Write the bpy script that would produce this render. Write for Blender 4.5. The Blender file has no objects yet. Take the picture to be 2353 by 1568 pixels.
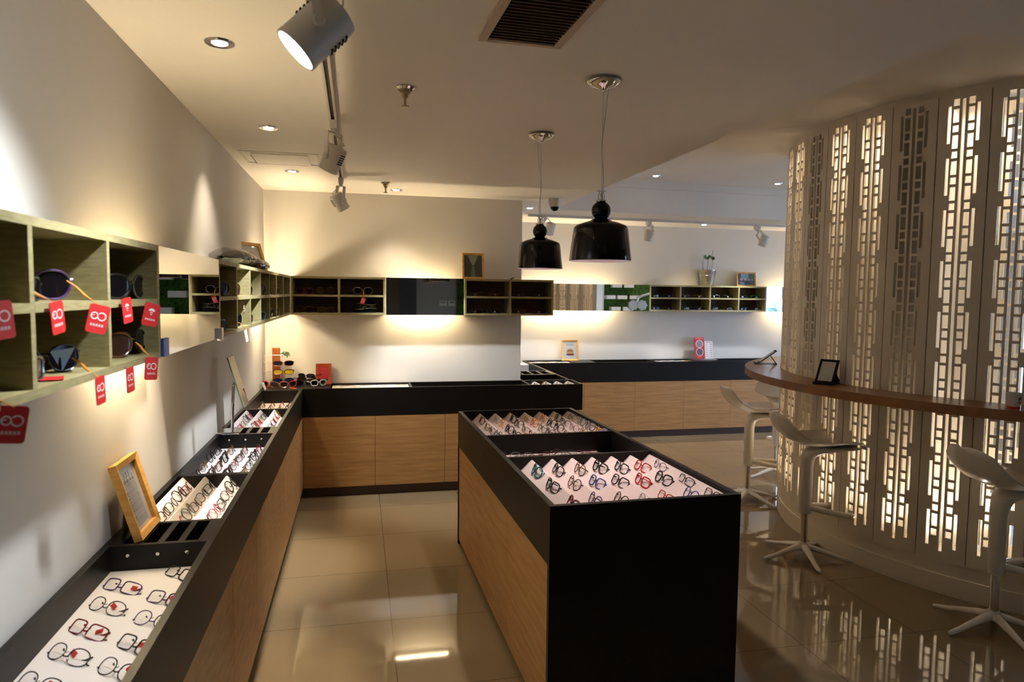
import bpy, bmesh, math, random
from mathutils import Vector, Matrix, Euler
random.seed(7)
scene = bpy.context.scene
COL = scene.collection
PI = math.pi

# ------------------------------------------------------------------ camera
YAW, PITCH, ROLL = .2190, .0688, .0114
_r = Vector((math.cos(YAW), -math.sin(YAW), 0))
_f = Vector((math.sin(YAW)*math.cos(PITCH), math.cos(YAW)*math.cos(PITCH), -math.sin(PITCH)))
_u = _r.cross(_f)
_r2 = _r*math.cos(ROLL) + _u*math.sin(ROLL)
_u2 = -_r*math.sin(ROLL) + _u*math.cos(ROLL)
cd = bpy.data.cameras.new('camera')
cam = bpy.data.objects.new('camera', cd)
COL.objects.link(cam)
cam.matrix_world = Matrix(((_r2.x, _u2.x, -_f.x, .7779), (_r2.y, _u2.y, -_f.y, 0), (_r2.z, _u2.z, -_f.z, 1.7), (0, 0, 0, 1)))
cd.sensor_width = 36
cd.lens = 1579.5/2353*36
cd.clip_start = .02
cd.dof.use_dof = True
cd.dof.focus_distance = 3.4
cd.dof.aperture_fstop = 4.5
scene.camera = cam

# ------------------------------------------------------------------ world, exposure
w = bpy.data.worlds.new('world'); scene.world = w
w.use_nodes = True
nt = w.node_tree; nt.nodes.clear()
wo = nt.nodes.new('ShaderNodeOutputWorld'); bg = nt.nodes.new('ShaderNodeBackground')
sky = nt.nodes.new('ShaderNodeTexSky')
sky.sky_type = 'NISHITA'; sky.sun_disc = False; sky.sun_elevation = math.radians(35); sky.sun_rotation = math.radians(-60); sky.air_density = 1.2; sky.dust_density = 2
tint = nt.nodes.new('ShaderNodeMix'); tint.data_type = 'RGBA'; tint.blend_type = 'MULTIPLY'; tint.inputs[0].default_value = 1; tint.inputs[7].default_value = (.80, .95, 1.22, 1)
nt.links.new(sky.outputs[0], tint.inputs[6]); nt.links.new(tint.outputs[2], bg.inputs[0]); nt.links.new(bg.outputs[0], wo.inputs[0])
bg.inputs[1].default_value = 1.4
vs = scene.view_settings
vs.view_transform = 'Standard'; vs.look = 'None'; vs.exposure = 1.2; vs.gamma = 1; vs.use_curve_mapping = False
cy = scene.cycles
cy.use_denoising = True
cy.max_bounces = 9; cy.diffuse_bounces = 5; cy.glossy_bounces = 5; cy.transparent_max_bounces = 16; cy.transmission_bounces = 4
cy.sample_clamp_indirect = 4.0; cy.sample_clamp_direct = 0
cy.caustics_reflective = False; cy.caustics_refractive = False
cy.use_light_tree = True

WARM = (1.0, .74, .42)
AMBER = (1.0, .70, .34)
COOL = (.87, .93, 1.0)
NEUT = (1.0, .86, .68)
K_TUBE, K_DOWN, K_SPOT = 3.0, 1.0, .8

# ------------------------------------------------------------------ materials
def lin(c):
    return tuple((x/12.92 if x <= .04045 else ((x+.055)/1.055)**2.4) for x in c)
def rgb(r, g, b): return lin((r/255, g/255, b/255))
def mat(name, col, rough=.5, metal=0, var=.05, scale=30, bump=0, spec=.5, stretch=None, col2=None, coat=0, lo=.35, hi=.65, detail=4):
    m = bpy.data.materials.new(name); m.use_nodes = True
    n = m.node_tree.nodes; l = m.node_tree.links
    b = n['Principled BSDF']
    b.inputs['Roughness'].default_value = rough; b.inputs['Metallic'].default_value = metal
    b.inputs['Specular IOR Level'].default_value = spec
    b.inputs['Coat Weight'].default_value = coat
    tc = n.new('ShaderNodeTexCoord'); mp = n.new('ShaderNodeMapping'); no = n.new('ShaderNodeTexNoise'); cr = n.new('ShaderNodeValToRGB')
    l.new(tc.outputs['Object'], mp.inputs[0]); l.new(mp.outputs[0], no.inputs['Vector']); l.new(no.outputs['Fac'], cr.inputs[0])
    no.inputs['Scale'].default_value = scale; no.inputs['Detail'].default_value = detail
    if stretch: mp.inputs['Scale'].default_value = stretch
    c2 = col2 or tuple(min(1, x*(1-var)) for x in col)
    cr.color_ramp.elements[0].position = lo; cr.color_ramp.elements[1].position = hi
    cr.color_ramp.elements[0].color = (*c2, 1); cr.color_ramp.elements[1].color = (*col, 1)
    l.new(cr.outputs[0], b.inputs['Base Color'])
    if bump:
        bp = n.new('ShaderNodeBump'); bp.inputs['Strength'].default_value = bump; bp.inputs['Distance'].default_value = .002
        l.new(no.outputs['Fac'], bp.inputs['Height']); l.new(bp.outputs[0], b.inputs['Normal'])
    return m
def emis(name, col, s):
    m = bpy.data.materials.new(name); m.use_nodes = True
    n = m.node_tree.nodes; n.clear()
    o = n.new('ShaderNodeOutputMaterial'); e = n.new('ShaderNodeEmission')
    e.inputs[0].default_value = (*col, 1); e.inputs[1].default_value = s
    m.node_tree.links.new(e.outputs[0], o.inputs[0]); return m
def seethru(name, col, fac, rough=.02, gl=(1, 1, 1)):
    m = bpy.data.materials.new(name); m.use_nodes = True
    n = m.node_tree.nodes; n.clear(); l = m.node_tree.links
    o = n.new('ShaderNodeOutputMaterial'); mx = n.new('ShaderNodeMixShader'); t = n.new('ShaderNodeBsdfTransparent'); g = n.new('ShaderNodeBsdfGlossy')
    fr = n.new('ShaderNodeLayerWeight'); fr.inputs[0].default_value = .5
    pw = n.new('ShaderNodeMath'); pw.operation = 'POWER'; pw.inputs[1].default_value = 4
    ad = n.new('ShaderNodeMath'); ad.operation = 'MULTIPLY_ADD'; ad.inputs[1].default_value = .8*min(fac, 1.2); ad.inputs[2].default_value = .045*fac
    ad.use_clamp = True
    l.new(fr.outputs['Facing'], pw.inputs[0]); l.new(pw.outputs[0], ad.inputs[0])
    t.inputs[0].default_value = (*col, 1); g.inputs[0].default_value = (*gl, 1); g.inputs[1].default_value = rough
    l.new(ad.outputs[0], mx.inputs[0]); l.new(t.outputs[0], mx.inputs[1]); l.new(g.outputs[0], mx.inputs[2]); l.new(mx.outputs[0], o.inputs[0])
    return m
M = {}
M['paint'] = mat('wall_paint', rgb(232, 226, 216), .75, var=.02, scale=3)
M['ceil'] = mat('ceiling_paint', rgb(240, 234, 224), .8, var=.02, scale=2)
M['greywall'] = mat('grey_paint', rgb(150, 148, 148), .7, var=.03, scale=3)
M['olive'] = mat('olive_oak_laminate', rgb(160, 150, 106), .5, var=.1, scale=26, stretch=(1, 1, 6), col2=rgb(140, 129, 88))
M['shelfback'] = mat('shelf_back_laminate', rgb(88, 66, 40), .6, scale=26, stretch=(1, 1, 6), col2=rgb(70, 50, 28))
M['wood_x'] = mat('oak_front_along_x', rgb(190, 147, 96), .42, scale=9, stretch=(.35, 1, 4.5), col2=rgb(160, 116, 68), lo=.3, hi=.7, detail=6)
M['wood_y'] = mat('oak_front_along_y', rgb(190, 147, 96), .42, scale=9, stretch=(1, .35, 4.5), col2=rgb(160, 116, 68), lo=.3, hi=.7, detail=6)
M['barwood'] = mat('bar_wood', rgb(150, 104, 62), .3, scale=6, stretch=(.5, 3, 1), col2=rgb(128, 84, 46), lo=.3, hi=.7, detail=6)
M['black'] = mat('black_laminate', rgb(20, 17, 15), .42, var=.15, scale=60, spec=.22)
M['slot'] = mat('slot_black', rgb(8, 8, 8), .8, var=.1)
M['toe'] = mat('toe_kick_brown', rgb(66, 50, 40), .5, var=.1)
M['white'] = mat('white_card', rgb(236, 230, 228), .55, var=.01, scale=10)
M['cream'] = mat('cream_lacquer', rgb(226, 216, 198), .45, var=.015, scale=5)
M['plast'] = mat('white_plastic', rgb(228, 222, 212), .22, var=.02, scale=6, coat=.3)
M['lampwhite'] = mat('white_lamp_metal', rgb(214, 208, 200), .35, var=.03)
M['chrome'] = mat('chrome', (.85, .84, .82), .08, 1, var=.05)
M['steel'] = mat('brushed_steel', (.62, .62, .62), .3, 1, var=.15, scale=60, stretch=(1, 1, .1))
M['zinc'] = mat('zinc_bucket', (.50, .52, .56), .28, 1, var=.15, scale=14)
M['brass'] = mat('aged_brass', (.45, .36, .22), .3, 1, var=.2)
M['gloss_black'] = mat('gloss_black', rgb(7, 7, 7), .07, var=.1, spec=.3)
M['inner'] = mat('shade_inner_white', rgb(214, 196, 198), .5, var=.02)
M['frame'] = mat('pine_frame', rgb(222, 172, 88), .4, scale=14, stretch=(1, 1, 4), col2=rgb(204, 148, 66))
M['redwood'] = mat('red_wood_frame', rgb(168, 68, 28), .4, scale=14, stretch=(1, 1, 4), col2=rgb(140, 50, 20))
M['rackwood'] = mat('orange_wood', rgb(170, 92, 44), .4, scale=16, stretch=(3, 3, .6), col2=rgb(140, 70, 30))
M['mdf'] = mat('brown_mdf', rgb(92, 62, 42), .7)
M['mirror'] = mat('mirror_silver', (.9, .9, .88), .01, 1, var=.01)
M['mirredge'] = mat('mirror_edge_green', rgb(90, 120, 100), .2, var=.1)
M['red'] = mat('red_card', rgb(206, 40, 38), .5, var=.06)
M['orange'] = mat('orange_cord', rgb(224, 140, 40), .5, var=.08)
M['ink'] = mat('print_ink', rgb(60, 58, 58), .6)
M['greyink'] = mat('print_grey', rgb(150, 148, 148), .6)
M['paper'] = mat('print_paper', rgb(214, 212, 210), .5, var=.02)
M['blue'] = mat('blue_card', rgb(92, 120, 200), .4, var=.08)
M['leaf'] = mat('leaf_green', rgb(52, 96, 36), .45, var=.2)
M['stem'] = mat('stem_brown', rgb(74, 58, 40), .7, var=.2)
M['soil'] = mat('soil', rgb(50, 36, 26), .9, var=.3)
M['moss'] = mat('moss', rgb(70, 110, 30), .9, scale=24, col2=rgb(18, 38, 8), bump=1, lo=.3, hi=.75)
M['dark'] = mat('dark_glass', rgb(14, 14, 16), .15, var=.1)
M['bluedoor'] = mat('dark_blue_door', rgb(36, 44, 60), .4, var=.1)
M['pinkcard'] = mat('pink_card', rgb(238, 218, 214), .55, var=.01, scale=10)
M['acryl'] = seethru('acrylic', (.93, .93, .95), 1.2)
M['lens'] = seethru('clear_lens', (.96, .96, .97), .55)
M['glass'] = seethru('picture_glass', (.97, .97, .97), .8)
M['winglass'] = seethru('window_glass', (.95, .97, .98), .8)
M['plasticwrap'] = seethru('dark_reflection_film', (.42, .39, .38), 3.2, .08)  # clear film, its dark reflections put into the tint
M['sun_dark'] = mat('sunglass_dark', rgb(16, 13, 16), .04, var=.1, spec=.32)
M['sun_brown'] = mat('sunglass_brown', rgb(52, 34, 24), .04, var=.15, spec=.32)
M['sun_yellow'] = mat('sunglass_yellow', rgb(214, 176, 40), .05, var=.1)
M['sun_blue'] = mat('sunglass_blue', rgb(24, 40, 84), .05, var=.15, spec=.32)
FC = {'black': (22, 20, 22), 'tortoise': (86, 50, 26), 'dark red': (112, 26, 32), 'red': (190, 26, 30), 'purple': (74, 48, 92), 'teal': (40, 110, 120),
      'gold': (184, 142, 70), 'silver': (150, 150, 152), 'orange': (224, 132, 34), 'blue': (48, 68, 140), 'white': (226, 222, 216), 'brown': (70, 46, 34), 'pink': (196, 70, 120), 'green': (60, 130, 50)}
for k, v in FC.items():
    M['f_'+k] = mat('eyewear_'+k.replace(' ', '_'), rgb(*v), .22 if k not in ('gold', 'silver') else .25, 1 if k in ('gold', 'silver') else 0, var=.12, scale=40)
M['lampface'] = emis('lamp_lens_cool', (.86, .93, 1), 14)
M['lampoff'] = emis('lamp_lens_warm', (1, .9, .76), 9)
M['tube'] = emis('tube_warm', (1.0, .80, .50), 26*K_TUBE)

# floor tiles
def floor_mat():
    m = bpy.data.materials.new('polished_tile'); m.use_nodes = True
    n = m.node_tree.nodes; l = m.node_tree.links; b = n['Principled BSDF']
    tc = n.new('ShaderNodeTexCoord'); mp = n.new('ShaderNodeMapping'); br = n.new('ShaderNodeTexBrick')
    br.offset = 0; br.squash = 1
    mp.inputs['Location'].default_value = (-.935 + .651*3, -3.512 + .648*12, 0)
    l.new(tc.outputs['Object'], mp.inputs[0]); l.new(mp.outputs[0], br.inputs['Vector'])
    br.inputs['Scale'].default_value = 1; br.inputs['Brick Width'].default_value = .651; br.inputs['Row Height'].default_value = .648
    br.inputs['Mortar Size'].default_value = .0022; br.inputs['Mortar Smooth'].default_value = .1
    br.inputs['Color1'].default_value = (*rgb(140, 122, 93), 1); br.inputs['Color2'].default_value = (*rgb(137, 119, 90), 1); br.inputs['Mortar'].default_value = (*rgb(96, 80, 62), 1)
    no = n.new('ShaderNodeTexNoise'); no.inputs['Scale'].default_value = 3
    mx = n.new('ShaderNodeMix'); mx.data_type = 'RGBA'; mx.blend_type = 'MULTIPLY'; mx.inputs[0].default_value = .12
    l.new(br.outputs['Color'], mx.inputs[6]); l.new(no.outputs['Color'], mx.inputs[7]); l.new(mx.outputs[2], b.inputs['Base Color'])
    b.inputs['Roughness'].default_value = .045; b.inputs['Specular IOR Level'].default_value = .52
    return m
M['floor'] = floor_mat()

# ------------------------------------------------------------------ mesh helpers
class MB:
    def __init__(s): s.v = []; s.f = []; s.smooth = []
    def add(s, vs, fs, sm=False, mx=None):
        o = len(s.v)
        s.v += [tuple(mx @ Vector(p)) if mx else tuple(p) for p in vs]
        s.f += [tuple(o+i for i in f) for f in fs]; s.smooth += [sm]*len(fs); return s
    def box(s, a, b, mx=None):
        (x0, y0, z0), (x1, y1, z1) = a, b
        return s.add([(x0, y0, z0), (x1, y0, z0), (x1, y1, z0), (x0, y1, z0), (x0, y0, z1), (x1, y0, z1), (x1, y1, z1), (x0, y1, z1)],
                     [(0, 3, 2, 1), (4, 5, 6, 7), (0, 1, 5, 4), (1, 2, 6, 5), (2, 3, 7, 6), (3, 0, 4, 7)], False, mx)
    def prism(s, pts, z0, z1, mx=None):
        n = len(pts)
        a = sum(pts[i][0]*pts[(i+1) % n][1]-pts[(i+1) % n][0]*pts[i][1] for i in range(n))
        if a < 0: pts = pts[::-1]
        vs = [(x, y, z0) for x, y in pts] + [(x, y, z1) for x, y in pts]
        fs = [tuple(range(n))[::-1], tuple(range(n, 2*n))] + [(i, (i+1) % n, n+(i+1) % n, n+i) for i in range(n)]
        return s.add(vs, fs, False, mx)
    def lathe(s, prof, n=32, mx=None, cap=True):
        vs = []; fs = []
        for r, z in prof:
            for k in range(n): vs.append((r*math.cos(2*PI*k/n), r*math.sin(2*PI*k/n), z))
        for i in range(len(prof)-1):
            for k in range(n): fs.append((i*n+k, i*n+(k+1) % n, (i+1)*n+(k+1) % n, (i+1)*n+k))
        if cap:
            fs.append(tuple(range(n))[::-1]); fs.append(tuple((len(prof)-1)*n+k for k in range(n)))
        return s.add(vs, fs, True, mx)
    def tube(s, pts, r, n=8, closed=False, mx=None, flat=1.0):
        pts = [Vector(p) for p in pts]; m = len(pts); rs = r if isinstance(r, (list, tuple)) else [r]*m
        vs = []; fs = []; prev = None
        for i, p in enumerate(pts):
            if closed: t = pts[(i+1) % m]-pts[i-1]
            else: t = pts[min(i+1, m-1)]-pts[max(i-1, 0)]
            t.normalize()
            if prev is None:
                a = Vector((0, 0, 1)) if abs(t.z) < .9 else Vector((1, 0, 0))
                nn = t.cross(a).normalized()
            else:
                nn = (prev-t*prev.dot(t)).normalized()
            prev = nn; bb = t.cross(nn)
            for k in range(n):
                an = 2*PI*k/n; vs.append(p+nn*rs[i]*math.cos(an)+bb*rs[i]*flat*math.sin(an))
        for i in range(m if closed else m-1):
            j = (i+1) % m
            for k in range(n): fs.append((i*n+k, i*n+(k+1) % n, j*n+(k+1) % n, j*n+k))
        if not closed:
            fs.append(tuple(range(n))[::-1]); fs.append(tuple((m-1)*n+k for k in range(n)))
        return s.add(vs, fs, True, mx)
    def loft(s, rings, cap=True, mx=None):
        n = len(rings[0]); vs = [p for r in rings for p in r]; fs = []
        for i in range(len(rings)-1):
            for k in range(n): fs.append((i*n+k, i*n+(k+1) % n, (i+1)*n+(k+1) % n, (i+1)*n+k))
        if cap:
            fs.append(tuple(range(n))[::-1]); fs.append(tuple((len(rings)-1)*n+k for k in range(n)))
        return s.add(vs, fs, True, mx)
    def disc(s, c, r, n=24, nrm=(0, 0, 1), ry=None):
        q = Vector((0, 0, 1)).rotation_difference(Vector(nrm)).to_matrix(); ry = ry or r
        return s.add([Vector(c)+q @ Vector((r*math.cos(2*PI*k/n), ry*math.sin(2*PI*k/n), 0)) for k in range(n)], [tuple(range(n))])
    def arc(s, c, r0, r1, z0, z1, a0, a1, n=48):
        vs = []; fs = []
        for i in range(n+1):
            a = math.radians(a0+(a1-a0)*i/n); ca, sa = math.cos(a), math.sin(a)
            for r, z in ((r0, z0), (r1, z0), (r1, z1), (r0, z1)): vs.append((c[0]+r*ca, c[1]+r*sa, z))
        for i in range(n):
            for k in range(4): fs.append((i*4+k, (i+1)*4+k, (i+1)*4+(k+1) % 4, i*4+(k+1) % 4))
        fs.append((0, 1, 2, 3)); fs.append((n*4+3, n*4+2, n*4+1, n*4))
        return s.add(vs, fs, False)
    def mesh(s, name, m=None):
        me = bpy.data.meshes.new(name); me.from_pydata([tuple(p) for p in s.v], [], s.f)
        me.polygons.foreach_set('use_smooth', s.smooth)
        bm = bmesh.new(); bm.from_mesh(me); bmesh.ops.recalc_face_normals(bm, faces=bm.faces)
        bm.to_mesh(me); bm.free()
        if any(s.smooth):
            try: me.set_sharp_from_angle(angle=math.radians(38))
            except Exception: pass
        if m: me.materials.append(M[m] if isinstance(m, str) else m)
        me.update(); return me
    def build(s, name, m, parent=None, bevel=0):
        o = bpy.data.objects.new(name, s.mesh(name, m)); COL.objects.link(o)
        if parent: o.parent = parent
        if bevel:
            b = o.modifiers.new('bevel', 'BEVEL'); b.width = bevel; b.segments = 2; b.limit_method = 'ANGLE'; b.angle_limit = math.radians(40)
        return o
def tag(o, label, cat, group=None, kind=None):
    o['label'] = label; o['category'] = cat
    if group: o['group'] = group
    if kind: o['kind'] = kind
    return o
def empty(name, loc, label, cat, group=None, rz=0):
    o = bpy.data.objects.new(name, None); COL.objects.link(o); o.location = loc; o.rotation_euler = (0, 0, rz); o.empty_display_size = .05
    return tag(o, label, cat, group)
def obj(name, me, parent=None):
    o = bpy.data.objects.new(name, me); COL.objects.link(o)
    if parent: o.parent = parent
    return o
def struct(name, mb, m, label=None, cat=None):
    o = mb.build(name, m); o['kind'] = 'structure'
    if label: o['label'] = label; o['category'] = cat
    return o
ORD = ['first', 'second', 'third', 'fourth', 'fifth', 'sixth', 'seventh', 'eighth', 'ninth', 'tenth', 'eleventh', 'twelfth', 'thirteenth', 'fourteenth']
def lamp(kind, parent, loc, direction, power, col, size=1.2, blend=.6, radius=.03):
    ld = bpy.data.lights.new('lamp', kind); ld.energy = power; ld.color = col
    if kind == 'SPOT': ld.spot_size = size; ld.spot_blend = blend
    ld.shadow_soft_size = radius
    o = bpy.data.objects.new('lamp', ld); COL.objects.link(o)
    o.location = loc
    o.rotation_euler = Vector((0, 0, -1)).rotation_difference(Vector(direction).normalized()).to_euler()
    if parent: o.parent = parent
    return o

# ------------------------------------------------------------------ room dimensions
D, HC, DS, ZT, ZB, WC, ZC, ZBAND = 6.1134, 2.5418, .2295, 1.824, 1.508, .322, .9074, .6759
WB, XR, D2, HUP = 2.2204, 2.692, 7.9336, 2.87
YF = D-.3349          # front of the back counter
YF2 = D2-.3349        # front of the far counter
SC = (5.49, 4.02); SR = 1.66

# ------------------------------------------------------------------ structure
struct('floor', MB().box((-.1, -3.2, -.1), (9.2, 8.1, 0)), 'floor', 'polished beige tile floor of the shop', 'floor')
struct('wall_left', MB().box((-.12, -3.2, 0), (0, 8.1, 2.95)), 'paint', 'long white side wall behind the low display counter', 'wall')
struct('wall_back', MB().box((0, D, 0), (WB, 8.1, 2.95)), 'paint', 'white back wall between the corner and the recess', 'wall')
struct('wall_far', MB().box((WB, D2, 0), (9.2, 8.1, 2.95)), 'paint', 'white wall at the far end of the recess', 'wall')
struct('wall_front', MB().box((-.1, -3.2, 0), (9.2, -3.08, 2.95)), 'greywall', 'grey wall opposite the back wall', 'wall')
# the window wall
mb = MB(); ys = [1.9, 4.4, 4.8, 7.2]
mb.box((9.0, -3.2, 0), (9.15, 8.1, .35)); mb.box((9.0, -3.2, 2.45), (9.15, 8.1, 2.95))
edges = [-3.2]+ys+[8.1]
for i in range(0, len(edges), 2): mb.box((9.0, edges[i], .35), (9.15, edges[i+1], 2.45))
struct('wall_right', mb, 'paint', 'white outer wall with daylight windows', 'wall')
for i in range(2):
    wy0, wy1 = ys[2*i], ys[2*i+1]
    e = empty('window_%d' % (i+1), (9.07, wy0, .35), 'tall daylight window, %s along the outer wall' % ORD[i], 'window'); e['kind'] = 'structure'
    fr = MB(); hh = 2.1; ww = wy1-wy0
    for a, b in (((-.04, 0, 0), (.04, .05, hh)), ((-.04, ww-.05, 0), (.04, ww, hh)), ((-.04, .05, 0), (.04, ww-.05, .05)), ((-.04, .05, hh-.05), (.04, ww-.05, hh)), ((-.03, ww/2-.02, .05), (.03, ww/2+.02, hh-.05))): fr.box(a, b)
    fr.build('frame', 'lampwhite', e)
    MB().box((-.004, .05, .05), (.004, ww-.05, hh-.05)).build('pane', 'winglass', e)
# ceilings: low ceiling with the raised coffer cut out of it
cy0, cy1 = 6.688, 6.688+.049*(9.2-2.668)
mb = MB().prism([(-.12, -3.2), (XR-.01, -3.2), (XR-.024, cy0), (-.12, cy0)], HC, 3.0)
mb.prism([(-.12, cy0), (2.668, cy0), (9.2, cy1), (9.2, 8.1), (-.12, 8.1)], HC, 3.0)
struct('ceiling', mb, 'ceil', 'white low ceiling over the displays', 'ceiling')
struct('ceiling_raised', MB().prism([(XR-.01, -3.2), (9.2, -3.2), (9.2, cy1), (2.668, cy0)], HUP, 3.0), 'ceil', 'raised white ceiling above the curved screen', 'ceiling')
struct('trim_1', MB().prism([(2.70, cy0-.035), (9.0, cy1-.045), (9.0, cy1-.005), (2.70, cy0+.0)], 2.80, HUP), 'ceil', 'narrow ledge along the far edge of the raised ceiling', 'trim')

# ------------------------------------------------------------------ ceiling fittings
DL_N = 0
def downlight(x, y, z, label, power, col=NEUT, size=1.5, aim=(0, 0, -1), face='lampoff', blend=.8):
    t = empty('downlight', (x, y, z), label, 'ceiling light', 'recessed ceiling downlights')
    MB().lathe([(.030, -.001), (.032, -.005), (.047, -.006), (.050, -.002), (.050, .002)], 32).build('ring', 'chrome', t)
    MB().lathe([(.0, -.0045), (.022, -.0075), (.026, -.004), (.026, -.0015)], 24, cap=False).build('bulb', face, t)
    lamp('SPOT', t, (0, 0, -.02), aim, power*K_DOWN, col, size, blend, .025)
    return t
downlight(.318, 2.561, HC, 'chrome downlight near the side wall, beside the big spotlight', 110, NEUT, .58, (-.06, .16, -1))
downlight(.324, 3.803, HC, 'chrome downlight near the side wall, before the ceiling hatch', 11, NEUT, 1.35, (-.35, .1, -1), blend=1.0)
downlight(.321, 5.114, HC, 'chrome downlight near the side wall, beyond the ceiling hatch', 110, NEUT, .58, (-.06, -.30, -1))
downlight(1.080, 5.789, HC, 'chrome downlight close to the back wall, beside a sprinkler', 14, NEUT, 1.5)
downlight(2.414, 6.622, HC, 'chrome downlight in the recess beside the dome camera', 14, NEUT, 1.5)
downlight(4.758, 7.511, HC, 'chrome downlight close to the far wall between two spotlights', 12, NEUT, 1.5)
downlight(3.621, 6.370, HUP, 'chrome downlight in the raised ceiling, above the recess', 14, NEUT, 1.5)
downlight(5.015, 6.453, HUP, 'chrome downlight in the raised ceiling, beside the curved screen', 14, NEUT, 1.5)

def track(name, p0, p1, label):
    v = Vector(p1)-Vector(p0); L = v.length
    t = empty(name, p0, label, 'lighting track', None, math.atan2(v.y, v.x))
    mb = MB().box((0, -.018, -.003), (L, .018, 0)).box((0, -.018, -.024), (L, -.013, -.003)).box((0, .013, -.024), (L, .018, -.003)).box((-.004, -.018, -.024), (0, .018, 0)).box((L, -.018, -.024), (L+.004, .018, 0))
    mb.box((0, -.013, -.024), (L, -.008, -.021)).box((0, .008, -.024), (L, .013, -.021))
    mb.build('rail', 'lampwhite', t)
    MB().box((.01, -.008, -.012), (L-.01, .008, -.003)).build('channel', 'toe', t)
    return t
track('spotlight_track', (.672, .3, HC), (.650, 5.36, HC), 'white lighting track along the ceiling above the low counter')
track('spotlight_track', (2.53, 7.125, HC), (6.6, 7.345, HC), 'white lighting track across the recess ceiling before the far wall')

def spotlight(base, head_c, axis, label, power, size=.9, lit=False, side=1, blend=.6, r=.049, L=.125, col=COOL, group='track spotlights', drop=.05):
    """base: adapter on the track; head_c: centre of the can; axis: pointing direction"""
    t = empty('track_spotlight', base, label, 'spotlight', group)
    ax = Vector(axis).normalized(); hc = Vector(head_c)-Vector(base)
    MB().box((-.017, -.05, -.06), (.017, .05, -.022)).box((-.012, -.03, -.075), (.012, .03, -.06)).build('adapter', 'lampwhite', t, .002)
    hz = Vector((0, 0, 1)); sd = ax.cross(hz).normalized()*side
    top = Vector((0, 0, -.078)); up = (top-hc).normalized()
    sd = (sd-up*sd.dot(up)).normalized(); bw = ax.cross(sd).normalized()
    y = MB()
    rr = r+.007
    topc = hc+up*min((top-hc).length, .125)
    for s_ in (-1, 1):
        a = hc+sd*rr*s_; b = topc+sd*rr*s_
        q = Matrix((sd, bw, up)).transposed().to_4x4()
        y.box((-.002, -.011, -.012), (.002, .011, (topc-hc).length), Matrix.Translation(a) @ Matrix((sd, up.cross(sd), up)).transposed().to_4x4())
    y.box((-rr, -.011, -.003), (rr, .011, .003), Matrix.Translation(topc) @ Matrix((sd, up.cross(sd), up)).transposed().to_4x4())
    y.tube([topc, top], .007, 8)
    y.build('yoke', 'lampwhite', t)
    R = Vector((0, 0, 1)).rotation_difference(ax).to_matrix().to_4x4(); mx = Matrix.Translation(hc) @ R
    MB().lathe([(r*.55, -L/2), (r*.97, -L/2+.004), (r, -L/2+.012), (r, L/2-.012), (r*1.015, L/2-.010), (r*1.015, L/2), (r*.93, L/2), (r*.90, L/2-.010)], 36, mx).build('can', 'lampwhite', t)
    MB().lathe([(0.001, L/2-.007), (r*.90, L/2-.005)], 36, mx, cap=False).build('lens', 'lampface' if lit else 'lampoff', t)
    v = MB()
    vd = ax.cross(sd)
    for k in range(5):
        for s_ in (-1, 1):
            c = hc+ax*(-.035+.011*k)+vd*s_*r*.985
            v.box((-.016, -.0025, -.0022), (.016, .0025, .0022), Matrix.Translation(c) @ Matrix((sd, vd, ax)).transposed().to_4x4())
    v.build('vent', 'slot', t)
    for s_ in (-1, 1):
        MB().lathe([(.012, 0), (.013, .003), (.011, .009)], 12, Matrix.Translation(hc+sd*s_*(rr+.001)) @ Vector((0, 0, 1)).rotation_difference(sd*s_).to_matrix().to_4x4()).build('knob', 'lampwhite', t)
    back = hc-ax*(L/2)
    p0 = top+bw*.005; p3 = back
    mid = (p0+p3)/2+bw*.045*side+Vector((0, 0, .01))
    pts = [p0.lerp(mid, k/4*.9+.05) if k < 4 else mid for k in range(4)]+[mid+bw*.012*side-Vector((0, 0, .012)), (mid+p3)/2+bw*.012*side, p3]
    MB().tube(pts, .0028, 6).build('cable', 'lampwhite', t)
    lamp('SPOT', t, hc+ax*(L/2+.004), ax, power*K_SPOT, col, size, blend, .035)
    return t
spotlight((.667, 1.62, HC), (.690, 1.62, 2.275), (-.69, -.08, -.72), 'large white can spotlight with glowing lens, above the near wall shelf', 40, 1.55, True, blend=1.0, r=.052, L=.135)
spotlight((.660, 3.50, HC), (.655, 3.50, 2.345), (-.42, .28, -.86), 'white can spotlight in the middle of the long ceiling track', 70, 1.1)
spotlight((.651, 5.20, HC), (.640, 5.22, 2.353), (.48, .25, -.84), 'white can spotlight at the back-wall end of the long track', 75, 1.2, side=-1)
spotlight((2.70, 7.135, HC), (2.775, 7.16, 2.40), (-.1, .45, -.9), 'white can spotlight on the far track, partly hidden by a pendant lamp', 34, 1.2)
spotlight((3.92, 7.20, HC), (3.945, 7.23, 2.37), (-.08, .38, -.92), 'white can spotlight in the middle of the far track', 34, 1.2)
spotlight((5.31, 7.275, HC), (5.41, 7.29, 2.35), (-.15, .34, -.92), 'white can spotlight on the far track beside the curved screen', 34, 1.2)

def sprinkler(x, y, label):
    t = empty('fire_sprinkler', (x, y, HC), label, 'sprinkler', 'ceiling sprinklers')
    MB().lathe([(.038, 0), (.040, -.004), (.030, -.012), (.026, -.012)], 24).build('escutcheon', 'chrome', t)
    MB().lathe([(.022, -.010), (.022, -.026), (.014, -.030), (.012, -.042), (.006, -.046), (.005, -.078)], 16).build('body', 'brass', t)
    MB().lathe([(.004, -.074), (.016, -.077), (.016, -.081), (.003, -.083)], 16).build('deflector', 'brass', t)
sprinkler(.965, 2.916, 'brass fire sprinkler in the open ceiling beside the long track')
sprinkler(.979, 5.428, 'brass fire sprinkler close to the back wall, beside a downlight')

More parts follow.
